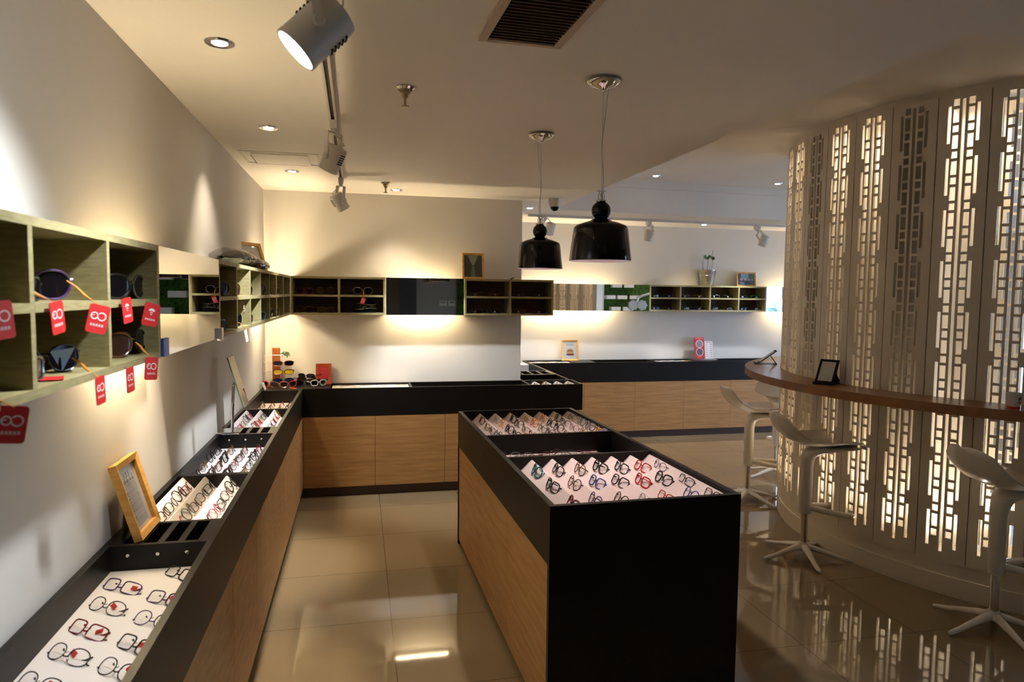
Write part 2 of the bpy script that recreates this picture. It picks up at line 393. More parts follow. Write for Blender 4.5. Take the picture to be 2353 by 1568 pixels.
t = empty('dome_camera', (2.47, 5.925, HC), 'small grey dome security camera on the ceiling above the recess', 'security camera')
MB().lathe([(.058, 0), (.058, -.018), (.050, -.060), (.044, -.072)], 28).build('housing', 'lampwhite', t)
MB().lathe([(.040, -.066), (.036, -.088), (.022, -.104), (.004, -.110)], 24).build('dome', 'gloss_black', t)

t = empty('air_vent', (1.313, 2.09, HC), 'brown slatted air vent set in the ceiling', 'air vent', None, math.radians(2.0))
W_, L_ = .142, .215
mb = MB()
for a, b in (((-W_, -L_, -.012), (-W_+.028, L_, 0)), ((W_-.028, -L_, -.012), (W_, L_, 0)), ((-W_+.028, -L_, -.012), (W_-.028, -L_+.022, 0)), ((-W_+.028, L_-.022, -.012), (W_-.028, L_, 0))): mb.box(a, b)
mb.build('frame', mat('vent_frame', rgb(182, 160, 134), .5), t, .002)
mb = MB()
for k in range(17):
    y_ = -L_+.034+k*(2*L_-.068)/16
    mb.box((-.112, -.009, -.001), (.112, .009, .001), Matrix.Translation((0, y_, -.006)) @ Matrix.Rotation(math.radians(50), 4, 'X'))
mb.build('slat', mat('vent_slat', rgb(120, 96, 76), .5), t)
MB().box((-.113, -.193, -.0015), (.113, .193, -.0005)).build('backing', 'slot', t)

t = empty('ceiling_hatch', (.30, 4.64, HC), 'white access hatch with dark seam in the ceiling by the side wall', 'access hatch')
mb = MB()
for a, b in (((-.235, -.19, -.004), (.235, -.176, 0)), ((-.235, .196, -.004), (.235, .21, 0)), ((-.235, -.176, -.004), (-.221, .196, 0)), ((.221, -.176, -.004), (.235, .196, 0))): mb.box(a, b)
mb.build('frame', 'lampwhite', t)
MB().box((-.17, -.13, -.006), (.17, .205, -.0005)).build('panel', 'ceil', t)
MB().box((-.172, .205, -.0062), (.155, .211, -.0005)).box((-.177, -.05, -.0062), (-.171, .211, -.0005)).build('seam', 'toe', t)

# ------------------------------------------------------------------ pendant lamps
def pendant(x, y, label, cable_side):
    t = empty('pendant_lamp', (x, y, HC), label, 'pendant lamp', 'black pendant lamps')
    z = lambda v: v-HC
    zr = 1.834
    lamp('SPOT', t, (0, 0, z(1.955)), (0, 0, -1), 15.0, (1, .88, .84), 1.45, .5, .03)
    MB().lathe([(.056, 0), (.058, -.006), (.066, -.012), (.064, -.016), (.045, -.030), (.020, -.038), (.012, -.046), (.004, -.050)], 36).build('canopy', 'chrome', t)
    sh = [(.1225, z(zr)), (.1230, z(zr+.004)), (.1085, z(1.955)), (.1055, z(1.966)), (.098, z(1.973)), (.070, z(1.984)), (.045, z(1.991)), (.034, z(1.998))]
    MB().lathe(sh, 48, cap=False).build('shade', 'gloss_black', t)
    li = [(.1212, z(zr+.001)), (.1212, z(zr+.004)), (.1066, z(1.954)), (.096, z(1.970)), (.03, z(1.985)), (.001, z(1.986))]
    MB().lathe(li, 48, cap=False).build('lining', 'inner', t)
    ball = [(.034, z(1.996))]+[(.0385*math.cos(a), z(2.031)+.0385*math.sin(a)) for a in [math.radians(v) for v in range(-50, 76, 12)]]
    MB().lathe(ball, 36).build('neck_ball', 'gloss_black', t)
    MB().lathe([(.022, z(2.066)), (.023, z(2.069)), (.019, z(2.073)), (.008, z(2.075)), (.008, z(2.085))], 24).build('collar', 'chrome', t)
    mb = MB()
    for s_ in (-1, 1): mb.tube([(s_*.012, 0, z(2.074)), (s_*.013, 0, z(2.09)), (s_*.008, 0, z(2.10)), (s_*.011, 0, z(2.115))], .0022, 6)
    mb.tube([(-.02, 0, z(2.108)), (.02, 0, z(2.108))], .002, 6); mb.lathe([(.006, z(2.085)), (.006, z(2.10))], 10)
    mb.build('clamp', 'steel', t)
    MB().tube([(0, 0, -.045), (0, 0, z(2.09))], .0012, 6).build('suspension_wire', 'steel', t)
    pts = []; s_ = cable_side
    for k in range(25):
        u = k/24; zz = -.035+u*(z(2.095)+.035)
        pts.append((s_*(.022*(1-u)**3+.011*math.sin(u*9.0)*(1-u*.3)*u), .003*math.sin(u*7), zz))
    MB().tube(pts, .0022, 6).build('cable', 'steel', t)
    return t
pendant(1.714, 2.61, 'glossy black bell-shaped pendant lamp, the larger-looking one above the island', 1)
pendant(1.714, 3.555, 'glossy black bell-shaped pendant lamp hanging in front of the back-wall shelf end', -1)

# ------------------------------------------------------------------ wall cubby shelves
def cubby(name, origin, rz, L, divs, label, zt=ZT, zb=ZB, group='wall cubby shelves', DS=DS):
    """local x along the wall, local y from wall (0) to front (-DS)"""
    t = empty(name, origin, label, 'wall shelf', group, rz)
    th = .017; h = zt-zb; zm = h/2
    MB().box((0, -DS, h-th), (L, 0, h)).build('top_panel', 'olive', t)
    MB().box((0, -DS, 0), (L, 0, th)).build('bottom_panel', 'olive', t)
    MB().box((th, -.012, th), (L-th, -.002, h-th)).build('back_panel', 'shelfback', t)
    MB().box((0, -DS, th), (th, 0, h-th)).build('side_panel', 'olive', t)
    MB().box((L-th, -DS, th), (L, 0, h-th)).build('side_panel', 'olive', t)
    xs = [0]+list(divs)+[L]
    for d in divs: MB().box((d-th/2, -DS+.0006, th), (d+th/2, -.012, h-th)).build('divider', 'olive', t)
    for i in range(len(xs)-1):
        a = th if i == 0 else xs[i]+th/2; b = L-th if i == len(xs)-2 else xs[i+1]-th/2
        MB().box((a, -DS+.0003, zm-th/2), (b, -.012, zm+th/2)).build('shelf_board', 'olive', t)
    return t
# side wall units (local x runs along -y of the wall: rotate -90 so local +x -> -y, front -> ... )
def side_unit(name, y0, y1, ydivs, label):
    # rz=+90: local x -> +y, local -y -> +x
    return cubby(name, (0, y0, ZB), PI/2, y1-y0, [d-y0 for d in ydivs], label)
side_unit('cubby_shelf', .585, 2.104, [.965, 1.335, 1.709], 'olive oak cubby shelf on the side wall holding tagged sunglasses, before the mirror')
side_unit('cubby_shelf', 2.956, 5.353, [3.370, 3.773, 4.162, 4.556, 4.930], 'long olive oak cubby shelf on the side wall between the mirror and the corner')
cubby('cubby_shelf', (DS-.05, 5.355, ZB), PI/2, 5.884-5.355, [], 'shallow olive oak corner cubby hiding a tube light where the two walls meet', DS=.05)
for i, z in enumerate((1.575, 1.757)):
    t = empty('corner_tube_light', (.012, 5.62, z), 'warm tube light hidden behind the corner cubby, %s of two' % ('lower' if i == 0 else 'upper'), 'tube light')
    MB().box((-.012, -.22, -.02), (.025, .22, .02)).build('batten', 'lampwhite', t)
    MB().lathe([(.012, -.2), (.012, .2)], 16, Matrix.Translation((.05, 0, 0)) @ Matrix.Rotation(PI/2, 4, 'X')).build('tube', 'tube', t)
cubby('cubby_shelf', (.2305, D, ZB), 0, .994-.2305, [.614-.2305], 'olive oak cubby shelf on the back wall holding a black visor case, by the corner')
cubby('cubby_shelf', (1.664, D, ZB), 0, 2.459-1.664, [2.069-1.664], 'olive oak cubby shelf overhanging the end of the back wall')
cubby('cubby_shelf', (4.178, D2, ZB), 0, 5.738-4.178, [.401, .794, 1.182], 'olive oak cubby shelf on the far wall beneath the potted plant')

# ------------------------------------------------------------------ wall mirrors with tube lights behind
def wall_mirror(origin, rz, L, label, tube_at, tl=.46):
    t = empty('wall_mirror', origin, label, 'mirror', 'backlit wall mirrors', rz)
    h = ZT-ZB
    MB().box((.002, -DS, .001), (L-.002, -DS+.006, h-.001)).build('mirror_glass', 'mirror', t)
    MB().box((.02, -DS+.006, .03), (L-.02, -DS+.018, h-.03)).build('backing', 'olive', t)
    mb = MB()
    for x in (.08, L-.08): mb.box((x-.015, -DS+.018, h/2-.03), (x+.015, 0, h/2+.03))
    mb.build('bracket', 'lampwhite', t)
    for i, x in enumerate(tube_at):
        u = bpy.data.objects.new('tube_light', None); COL.objects.link(u)
        u.parent = t; u.location = (x, -.07, h*.30)
        MB().box((-tl/2-.02, .03, -.02), (tl/2+.02, .07, .02)).build('batten', 'lampwhite', u)
        MB().lathe([(.012, -tl/2), (.012, tl/2)], 16, Matrix.Rotation(PI/2, 4, 'Y')).build('tube', 'tube', u)
    return t
m1 = wall_mirror((0, 2.106, ZB), PI/2, .848, 'backlit wall mirror between the two cubby shelves on the side wall', [.40])
wall_mirror((.996, D, ZB), 0, .666, 'backlit wall mirror on the back wall reflecting a dark doorway', [.33])
wall_mirror((2.24, D2, ZB), 0, 1.936, 'wide backlit wall mirror on the far wall reflecting a green moss wall', [.72, 1.25], .46)
wall_mirror((5.740, D2, ZB), 0, 1.2, 'backlit wall mirror on the far wall reflecting a daylight window', [.45])
MB().box((0, 0, 0), (.004, .052, .052)).box((.004, .012, .010), (.0045, .040, .042)).build('x', 'blue')
o = bpy.data.objects['x']; o.name = 'sticker'; o.location = (DS+.0006, 2.124, 1.5085); tag(o, 'small blue card propped on the lower corner of the side-wall mirror', 'card')
o = MB().box((0, 0, 0), (.018, .035, .05)).build('mirror_clip', 'steel'); o.location = (DS-.004, 2.92, 1.5); tag(o, 'grey metal clip at the lower edge of the side-wall mirror', 'clip')

# ------------------------------------------------------------------ display counters
def sawtooth(x0, x1, n, y0, y1, zlo, zhi, falling=True, th=.004):
    """white stepped card: falling=True -> each step starts high at x and slopes down"""
    mb = MB(); p = (x1-x0)/n
    for k in range(n):
        a = x0+k*p; b = a+p
        if falling: prof = [(a, zlo), (a, zhi), (a+.006, zhi), (b, zlo+.006), (b, zlo)]
        else: prof = [(a, zlo), (a, zlo+.006), (b-.006, zhi), (b, zhi), (b, zlo)]
        vs = [(x, y0, z) for x, z in prof]+[(x, y1, z) for x, z in prof]; m_ = len(prof)
        mb.add(vs, [tuple(range(m_))[::-1], tuple(range(m_, 2*m_))]+[(i, (i+1) % m_, m_+(i+1) % m_, m_+i) for i in range(m_)])
    return mb
def counter(name, origin, rz, L, label, doors, depth, trays, end0=False, end1=False, zoff=0, wood='wood_x'):
    """local x along the counter, wall at local y=0, front at local y=-depth. trays: list of (x0,x1,kind)"""
    t = empty(name, origin, label, 'display counter', 'black and oak display counters', rz)
    f = -depth
    MB().box((.01, f+.035, 0), (L-.01, -.005, .085)).build('toe_kick', 'toe', t)
    MB().box((.004, f+.020, .085), (L-.004, -.003, ZBAND)).build('carcass', wood, t)
    for a, b in zip(doors[:-1], doors[1:]):
        MB().box((a+.0015, f+.002, .083), (b-.0015, f+.020, ZBAND-.004)).build('door', wood, t)
    MB().box((0, f, ZBAND), (L, f+.020, ZC)).build('fascia', 'black', t)
    MB().box((0, -.022, ZBAND), (L, 0, ZC)).build('back_rim', 'black', t)
    MB().box((0, f+.020, .74), (L, -.022, .80)).build('tray_deck', 'black', t)
    if end0: MB().box((-.02, f, .0 if end0 == 2 else ZBAND), (0, 0, ZC)).build('end_panel', 'black', t)
    if end1: MB().box((L, f, .0 if end1 == 2 else ZBAND), (L+.02, 0, ZC)).build('end_panel', 'black', t)
    for x0, x1, kind in trays:
        if kind == 'flat': MB().box((x0+.001, f+.021, .80), (x1-.001, -.023, .828)).build('tray_card', 'white', t)
        elif kind == 'pink': MB().box((x0+.001, f+.021, .80), (x1-.001, -.023, .806)).build('tray_card', 'pinkcard', t)
        elif kind == 'deepflat': MB().box((x0+.001, f+.021, .80), (x1-.001, -.023, .89)).build('tray_card', 'white', t)
        elif kind == 'div': MB().box((x0, f+.020, .80), (x1, -.022, ZC-.001)).build('divider', 'black', t)
        elif kind == 'plate': MB().box((x0, f+.020, ZC-.014), (x1, -.022, ZC-.001)).build('cover_plate', 'black', t)
        elif kind == 'slots':
            mb = MB(); y0, y1 = f+.020, -.022
            n = 4; w0 = (y1-y0); mg = .03; gp = .02; sw = (w0-2*mg-(n-1)*gp)/n
            mb.box((x0, y0, .80), (x0+.018, y1, ZC-.001)); mb.box((x1-.018, y0, .80), (x1, y1, ZC-.001))
            e = [y0]
            for k in range(n): e += [y0+mg+k*(sw+gp), y0+mg+k*(sw+gp)+sw]
            e.append(y1)
            for k in range(0, len(e), 2): mb.box((x0+.018, e[k], .80), (x1-.018, e[k+1], ZC-.001))
            mb.build('slotted_block', 'black', t)
            for k in range(n): MB().box((x0+.019, e[2*k+1]+.0005, .80), (x1-.019, e[2*k+2]-.0005, .83)).build('slot_liner', 'slot', t)
            for k in range(3):
                yy = y0+.06+k*.085
                MB().lathe([(.0022, 0), (.0055, 0), (.0055, .0015), (.0022, .0015)], 16, Matrix.Translation((x0-.0015, yy, .875)) @ Matrix.Rotation(PI/2, 4, 'Y')).build('rivet', 'chrome', t)
    return t
# side counter: local x -> +y of the room (rz=+90: local x->+y, local -y->+x). origin at wall x=0
SY0 = .3
cn = counter('display_counter', (.002, SY0, 0), PI/2, YF-SY0, 'long low black and oak counter running along the side wall', [d-SY0 for d in (.3, .84, 1.43, 2.02, 2.61, 3.2, 3.79, 4.38, 4.97, 5.56, YF)], WC,
             [(1.2-SY0, 2.288-SY0, 'flat'), (2.288-SY0, 2.512-SY0, 'slots'), (3.118-SY0, 3.150-SY0, 'div'), (3.150-SY0, 3.996-SY0, 'flat'), (3.996-SY0, 4.192-SY0, 'slots'), (4.825-SY0, 4.845-SY0, 'div'), (4.845-SY0, 5.715-SY0, 'pink'), (5.715-SY0, YF-SY0, 'div')], wood='wood_y')
def steps_on(parent, x0, x1, n, y0, y1, zlo, zhi, card='white'):
    # rows run along local x; steps across local y ; high at the wall side
    mb = MB(); p = (y1-y0)/n
    for k in range(n):
        b = y1-k*p; a = b-p          # b nearer the wall
        prof = [(b, zlo), (b, zhi), (b-.005, zhi), (a, zlo+.004), (a, zlo)]
        vs = [(x0, y, z) for y, z in prof]+[(x1, y, z) for y, z in prof]; m_ = 5
        mb.add(vs, [tuple(range(m_))[::-1], tuple(range(m_, 2*m_))]+[(i, (i+1) % m_, m_+(i+1) % m_, m_+i) for i in range(m_)])
    return mb.build('stepped_card', card, parent)
steps_on(cn, 2.513-SY0, 3.117-SY0, 3, -.300, -.036, .80, .901)
steps_on(cn, 4.193-SY0, 4.824-SY0, 3, -.300, -.036, .80, .901)
# back counter including the corner
cb = counter('display_counter', (0, D-.002, 0), 0, XR, 'low black and oak counter running along the back wall', [.0, .326, .903, 1.487, 2.07, XR], .3349,
             [(0, .535, 'plate'), (.551, 1.196, 'deepflat'), (1.197, 1.215, 'div'), (2.225, 2.243, 'div')], end1=1)
# return counter along the wall end, facing the recess
cr_ = counter('display_counter', (WB+.002, D, 0), PI/2, D2-D-.002, 'short black and oak counter along the side of the recess', [.0, .45, 1.0, 1.49, D2-D], XR-WB,
              [(.40, .43, 'div'), (.43, .72, 'slots')], wood='wood_y')
mb = sawtooth(2.245, 2.668, 4, -.312, .0, .80, .895, falling=False); mb.build('stepped_card', 'white', cb)
# far counter
cf = counter('display_counter', (XR+.003, D2-.002, 0), 0, 6.9-XR, 'long low black and oak counter along the far wall', [v-XR for v in (XR, 3.336, 3.972, 4.601, 5.223, 5.85, 6.45, 6.9)], .3349,
             [(0, .53, 'deepflat'), (.53, .80, 'plate'), (1.56, 1.58, 'div'), (1.58, 2.08, 'deepflat'), (2.08, 2.32, 'plate'), (2.33, 2.35, 'div')])
MB().box((D2-D-.33, -(XR-WB)+.022, .80), (D2-D-.025, -.024, .89)).build('tray_card', 'white', cr_)

# island
IA = .0219
isl = empty('display_island', (1.4711, 2.4264, 0), 'free-standing black and oak display island with slanted white trays', 'display counter', None, IA)
IW, IL = .8004, 2.119
MB().box((.03, .05, 0), (IW-.03, IL-.05, .035)).build('toe_kick', 'slot', isl)
MB().box((.022, .024, .035), (IW-.022, IL-.014, ZBAND-.002)).build('carcass', 'wood_y', isl)
for s_, x0, x1 in ((0, .006, .022), (1, IW-.022, IW-.006)):
    for a, b in ((.026, .700), (.702, 1.397), (1.399, IL-.014)): MB().box((x0, a, .03), (x1, b, ZBAND-.004)).build('door', 'wood_y', isl)
MB().box((0, 0, 0), (IW, .024, ZC)).build('end_panel', 'black', isl)
MB().box((0, IL-.014, 0), (IW, IL, ZC)).build('end_panel', 'black', isl)
MB().box((0, .024, ZBAND), (.024, IL-.014, ZC)).build('fascia', 'black', isl)
MB().box((IW-.024, .024, ZBAND), (IW, IL-.014, ZC)).build('fascia', 'black', isl)
MB().box((.024, .024, .70), (IW-.024, IL-.014, .74)).build('tray_deck', 'black', isl)
MB().box((.024, .790, .74), (IW-.024, .808, ZC-.004)).build('divider', 'black', isl)
MB().box((.024, 1.312, .74), (IW-.024, 1.332, ZC-.004)).build('divider', 'black', isl)
MB().box((.026, .81, .74), (IW-.12, 1.31, .79)).build('tray_card', 'pinkcard', isl)
NI = 7; IX0, IX1 = .045, .772; ZLO, ZHI = .79, .888
for y0, y1 in ((.026, .788), (1.334, IL-.016)):
    sawtooth(IX0, IX1, NI, y0, y1, ZLO, ZHI, falling=False).build('stepped_card', 'pinkcard', isl)
    MB().box((.025, y0, .74), (IW-.025, y1, ZLO+.0005)).build('tray_floor', 'pinkcard', isl)

# ------------------------------------------------------------------ curved slotted screen
PIT = 8.87; A0 = 203.93
def panel_mesh():
    T = 2.804; R0, R1 = SR-.016, SR
    sq = []; k = 0
    while T-.143*k-.038 > .25:
        sq.append((T-.143*k-.038, T-.143*k))
        if T-.0535-.143*k-.075 > .25: sq.append((T-.0535-.143*k-.075, T-.0535-.143*k))
        k += 1
    bars = [(2.769-.286*k-.206, 2.769-.286*k) for k in range(9)]
    hw = .1258
    cols = [(-hw, -.078, []), (-.078, -.061, bars), (-.061, -.052, []), (-.052, -.022, sq), (-.022, -.0085, []), (-.0085, .0085, [(.25, 2.80)]),
            (.0085, .022, []), (.022, .052, sq), (.052, .061, []), (.061, .078, bars), (.078, hw, [])]
    zs = sorted({.196, 2.832} | {round(z, 4) for _, _, h in cols for ab in h for z in ab})
    ss = [c[0] for c in cols]+[hw]
    n, m = len(cols), len(zs)-1
    fill = [[not any(a-1e-4 <= (zs[j]+zs[j+1])/2 <= b for a, b in cols[i][2]) for j in range(m)] for i in range(n)]
    mb = MB(); idx = {}
    def V(i, j, q):
        if (i, j, q) not in idx:
            a = ss[i]/SR; r = (R0, R1)[q]; idx[(i, j, q)] = len(mb.v); mb.v.append((r*math.cos(a), r*math.sin(a), zs[j]))
        return idx[(i, j, q)]
    def F(*a): mb.f.append(a); mb.smooth.append(False)
    ok = lambda i, j: 0 <= i < n and 0 <= j < m and fill[i][j]
    for i in range(n):
        for j in range(m):
            if not fill[i][j]: continue
            F(V(i, j, 1), V(i+1, j, 1), V(i+1, j+1, 1), V(i, j+1, 1)); F(V(i, j, 0), V(i, j+1, 0), V(i+1, j+1, 0), V(i+1, j, 0))
            if not ok(i-1, j): F(V(i, j, 0), V(i, j, 1), V(i, j+1, 1), V(i, j+1, 0))
            if not ok(i+1, j): F(V(i+1, j, 0), V(i+1, j+1, 0), V(i+1, j+1, 1), V(i+1, j, 1))
            if not ok(i, j-1): F(V(i, j, 0), V(i+1, j, 0), V(i+1, j, 1), V(i, j, 1))
            if not ok(i, j+1): F(V(i, j+1, 0), V(i, j+1, 1), V(i+1, j+1, 1), V(i+1, j+1, 0))
    return mb.mesh('slotted_screen', 'cream')
pm = panel_mesh()
NPAN = 12
stile_me = MB().box((SR-.045, -.018, .21), (SR-.0175, .018, 2.83), Matrix.Rotation(-math.radians(PIT/2), 4, 'Z')).mesh('stile', 'cream')
for k in range(NPAN):                      # from the far end towards the viewer's side
    a = A0+PIT*(k-8)+PIT/2
    o = obj('slotted_screen', pm); o.location = (*SC, 0); o.rotation_euler = (0, 0, math.radians(a))
    tag(o, 'tall cream panel with slotted cutouts, %s from the far end of the curved screen' % ORD[k], 'screen panel', 'slotted panels of the curved screen')
    obj('stile', stile_me, o)
for k in range(3):
    a = A0+PIT*(1.0+k)+PIT/2
    o = obj('inner_slotted_screen', pm); o.location = (*SC, 0); o.rotation_euler = (0, 0, math.radians(a)); o.scale = (.80, .80, 1)
    tag(o, 'inner cream slotted panel seen through the outer screen, %s from its far end' % ORD[k], 'screen panel', 'inner layer of slotted panels')
AE0, AE1 = A0+PIT*-8, A0+PIT*4
t = empty('screen_plinth', (*SC, 0), 'low curved cream plinth carrying the slotted screen', 'plinth')
MB().arc((0, 0), 1.22, 1.650, 0, .112, AE0-.6, AE1+.6, 96).build('lower_step', 'cream', t)
MB().arc((0, 0), 1.22, 1.638, .112, .205, AE0-.6, AE1+.6, 96).build('upper_step', 'cream', t)
struct('wall_inner', MB().arc(SC, 1.345, 1.365, .206, HUP, AE0-.6, 208.4, 60), 'paint', 'curved white inner wall behind the slotted screen', 'wall')
mb = MB()  # hidden fins added to keep the spots' light from bleeding into neighbouring bays
for a in (A0+PIT*-8, A0+PIT*-4, A0+PIT*-3, A0-PIT, A0):
    ca, sa = math.cos(math.radians(a)), math.sin(math.radians(a)); R = Matrix(((ca, -sa, 0, SC[0]), (sa, ca, 0, SC[1]), (0, 0, 1, 0), (0, 0, 0, 1)))
    mb.box((1.367, -.006, .206), (1.612, .006, HUP), R)
struct('added_light_fins', mb, 'paint', 'white upright fins added between the screen layers to block stray light', 'wall')
struct('trim_2', MB().arc(SC, 1.60, 1.642, 2.834, HUP, AE0, AE1, 72), 'cream', 'curved cream head rail above the slotted panels', 'trim')
nb = 0
for k in range(NPAN):
    a = math.radians(A0+PIT*(k-8)+PIT/2); x, y = SC[0]+1.50*math.cos(a), SC[1]+1.50*math.sin(a)
    for z, up in ((.205, 1), (HUP, -1)):
        if up < 0 and k in (4, 7): continue
        t = empty('screen_spot', (x, y, z), 'small %s spot glowing inside the slotted screen, %s from the far end' % ('floor' if up > 0 else 'ceiling', ORD[nb]), 'uplight' if up > 0 else 'downlight', 'spots inside the slotted screen')
        MB().lathe([(.026, 0), (.027, up*.004), (.034, up*.005), (.036, up*.001)], 20).build('ring', 'chrome', t)
        MB().lathe([(.001, up*.004), (.026, up*.003)], 20, cap=False).build('bulb', 'lampoff', t)
        lamp('SPOT', t, (0, 0, up*.012), (0, 0, up), 5.0, NEUT, 2.3, .8, .025)
    nb += 1
# moss wall and screen end inside the enclosure
struct('wall_moss', MB().arc(SC, 1.15, 1.20, 0, HUP, 252, 325, 40), 'moss', 'green moss wall inside the curved screen', 'wall')

# bar counter
o = MB().arc((0, 0), 1.662, 1.932, 1.086, 1.140, 118, 252, 120).build('bar_counter', 'barwood'); o.location = (*SC, 0)
tag(o, 'curved wooden bar counter wrapping around the slotted screen', 'bar counter')

# ------------------------------------------------------------------ bar stools
def stool_parts(dz=0.0):
    P = {}
    legs = []
    for k in range(5):
        a = math.radians(72*k); c, s = math.cos(a), math.sin(a)
        mb = MB(); rings = []
        for r, z, w_, h in ((.012, .072, .030, .022), (.06, .064, .024, .020), (.14, .046, .020, .016), (.21, .027, .017, .013), (.270, .016, .0145, .0115), (.287, .013, .010, .009), (.291, .012, .004, .004)):
            rings.append([(r*c-s*w_*math.cos(q), r*s+c*w_*math.cos(q), z+h*math.sin(q)) for q in [2*PI*i/14 for i in range(14)]])
        mb.loft(rings); legs.append(mb.mesh('leg', 'plast'))
    P['leg'] = legs
    P['hub'] = MB().lathe([(.030, .046), (.046, .058), (.042, .076), (.033, .088), (.029, .098), (.020, .100)], 28).mesh('hub', 'plast')
    P['column'] = MB().lathe([(.0215, .09), (.0215, .34)], 24).mesh('column', 'chrome')
    mb = MB(); rings = []
    def ring(x, z, rx, ry, ang, n=22):
        ca, sa = math.cos(ang), math.sin(ang)
        return [(x+rx*math.cos(q)*ca, ry*math.sin(q), z+rx*math.cos(q)*sa) for q in [2*PI*i/n for i in range(n)]]
    for x, z, rx, ry, an in ((0, .293, .034, .034, 0), (0, .296, .038, .038, 0), (0, .31, .040, .040, 0), (0, .45, .040, .040, 0), (0, .60, .040, .041, 0), (.002, .645, .041, .046, -.15), (.012, .682, .041, .058, -.55),
                             (.045, .708, .034, .080, -1.15), (.095, .720, .024, .105, -1.4), (.16, .727, .016, .130, -1.47), (.225, .737, .010, .150, -1.4), (.272, .748, .007, .160, -1.3)):
        rings.append(ring(x, z, rx, ry, an))
    mb.loft(rings); P['post'] = mb.mesh('post', 'plast')
    # seat: a scooped spoon
    st = [(.298, .752, .150), (.292, .757, .165), (.270, .762, .178), (.20, .762, .192), (.11, .755, .198), (.02, .752, .200), (-.06, .762, .200), (-.125, .790, .197), (-.175, .832, .188), (-.208, .876, .170), (-.228, .915, .140), (-.238, .942, .100), (-.241, .955, .055), (-.242, .959, .02)]
    nv = 13; rings = []
    for i, (x, z, w_) in enumerate(st):
        x0, z0, _ = st[max(i-1, 0)]; x1, z1, _ = st[min(i+1, len(st)-1)]
        tx, tz = x1-x0, z1-z0; l_ = math.hypot(tx, tz); nx, nz = tz/l_, -tx/l_
        if nz < 0 and i < 5: nx, nz = -nx, -nz
        if i >= 5 and nx < 0: nx, nz = -nx, -nz
        th = .009 if 0 < i < len(st)-1 else .004
        top = []; bot = []
        for v in range(nv):
            q = -1+2*v/(nv-1); d = .044*(abs(q)**2.4)*min(1, i/3)*min(1, (len(st)-i)/4)
            top.append((x+nx*d, q*w_, z+nz*d)); bot.append((x+nx*(d-th), q*w_*.985, z+nz*(d-th)))
        rings.append(top+bot[::-1])
    P['seat'] = MB().loft(rings).mesh('seat', 'plast')
    pts = [(.02, .022, .335), (.10, .062, .322), (.20, .100, .310), (.255, .112, .306), (.288, .090, .304), (.292, .03, .304), (.292, -.03, .304), (.288, -.090, .304), (.255, -.112, .306), (.20, -.100, .310), (.10, -.062, .322), (.02, -.022, .335)]
    P['footrest'] = MB().tube(pts, [.017, .017, .016, .0155, .0155, .0155, .0155, .0155, .0155, .016, .017, .017], 12, flat=1.15).mesh('footrest', 'plast')
    return P
SP = stool_parts()
def stool(x, y, face, legoff, label):
    t = empty('bar_stool', (x, y, 0), label, 'bar stool', 'white bar stools along the curved bar', math.radians(face))
    for me in SP['leg']:
        o = obj('leg', me, t); o.rotation_euler = (0, 0, math.radians(legoff-face))
    for n in ('hub', 'column', 'post', 'seat', 'footrest'): obj(n, SP[n], t)
stool(3.615, 3.883, -10, 38, 'white spoon-shaped bar stool, second from the island along the bar, fully visible')
stool(3.967, 2.820, -4, 40, 'white spoon-shaped bar stool below the paper cup')
stool(3.940, 5.087, -12, 1.4, 'white spoon-shaped bar stool just past the corner of the island')
stool(4.635, 5.740, 50, -27.6, 'white spoon-shaped bar stool beyond the end of the bar, its back turned')

# ------------------------------------------------------------------ things on the bar
def easel(x, y, rz, label, tilt=38, sc=.8):
    t = empty('tabletop_display_stand', (x, y, 1.140), label, 'display stand', 'black folding display stands on the bar', math.radians(rz))
    t.scale = (sc, sc, sc)
    R = Matrix.Rotation(math.radians(-tilt), 4, 'X')
    MB().box((-.075, -.004, .004), (.075, .004, .232), R).build('face_plate', 'black', t, .002)
    MB().box((-.054, -.0050, .030), (.054, -.0042, .208), R).build('white_sheet', 'paper', t)
    top = R @ Vector((0, .004, .150))
    mb = MB(); foot = Vector((0, .185, .003))
    mb.add([(-.045, top.y, top.z), (.045, top.y, top.z), (.07, foot.y, foot.z), (-.07, foot.y, foot.z), (-.045, top.y+.004, top.z+.003), (.045, top.y+.004, top.z+.003), (.07, foot.y+.006, foot.z), (-.07, foot.y+.006, foot.z)],
           [(0, 1, 2, 3), (7, 6, 5, 4), (0, 4, 5, 1), (1, 5, 6, 2), (2, 6, 7, 3), (3, 7, 4, 0)])
    mb.build('back_leg', 'black', t)
    MB().box((-.075, -.030, 0), (.075, .002, .010)).box((-.075, -.032, .008), (.075, -.026, .020)).box((-.07, .002, 0), (.07, .19, .003)).build('base', 'black', t, .001)
    return t
easel(3.69, 3.85, -56, 'black folding stand with white sheet on the bar, above the middle stool', 34)
easel(4.03, 5.15, -117, 'black folding stand seen from the side at the far end of the bar', 52)
t = empty('paper_cup', (4.062, 2.862, 1.140), 'white paper cup with red base band on the bar edge', 'cup')
MB().lathe([(.0275, .0), (.028, .012)], 32).build('red_band', 'red', t)
MB().lathe([(.026, .012), (.0285, .0125), (.0365, .076), (.038, .077), (.0385, .079), (.037, .081), (.0355, .079), (.0270, .014), (.001, .013)], 32, cap=False).build('cup_wall', 'white', t)
mb = MB()
for (u0, u1, z0, z1) in ((-.30, -.12, .046, .062), (-.08, .06, .046, .062), (.10, .24, .050, .058), (-.36, .30, .034, .038), (-.30, .18, .028, .031)):
    q = []
    for z in (z0, z1):
        r = .0285+.008*(z-.0125)/.0635+.0006
        for u in (u0, (u0+u1)/2, u1): q.append((r*math.cos(u-1.5), r*math.sin(u-1.5), z))
    mb.add(q, [(0, 1, 4, 3), (1, 2, 5, 4)])
mb.build('printed_mark', mat('cup_print', rgb(70, 84, 110), .6), t)

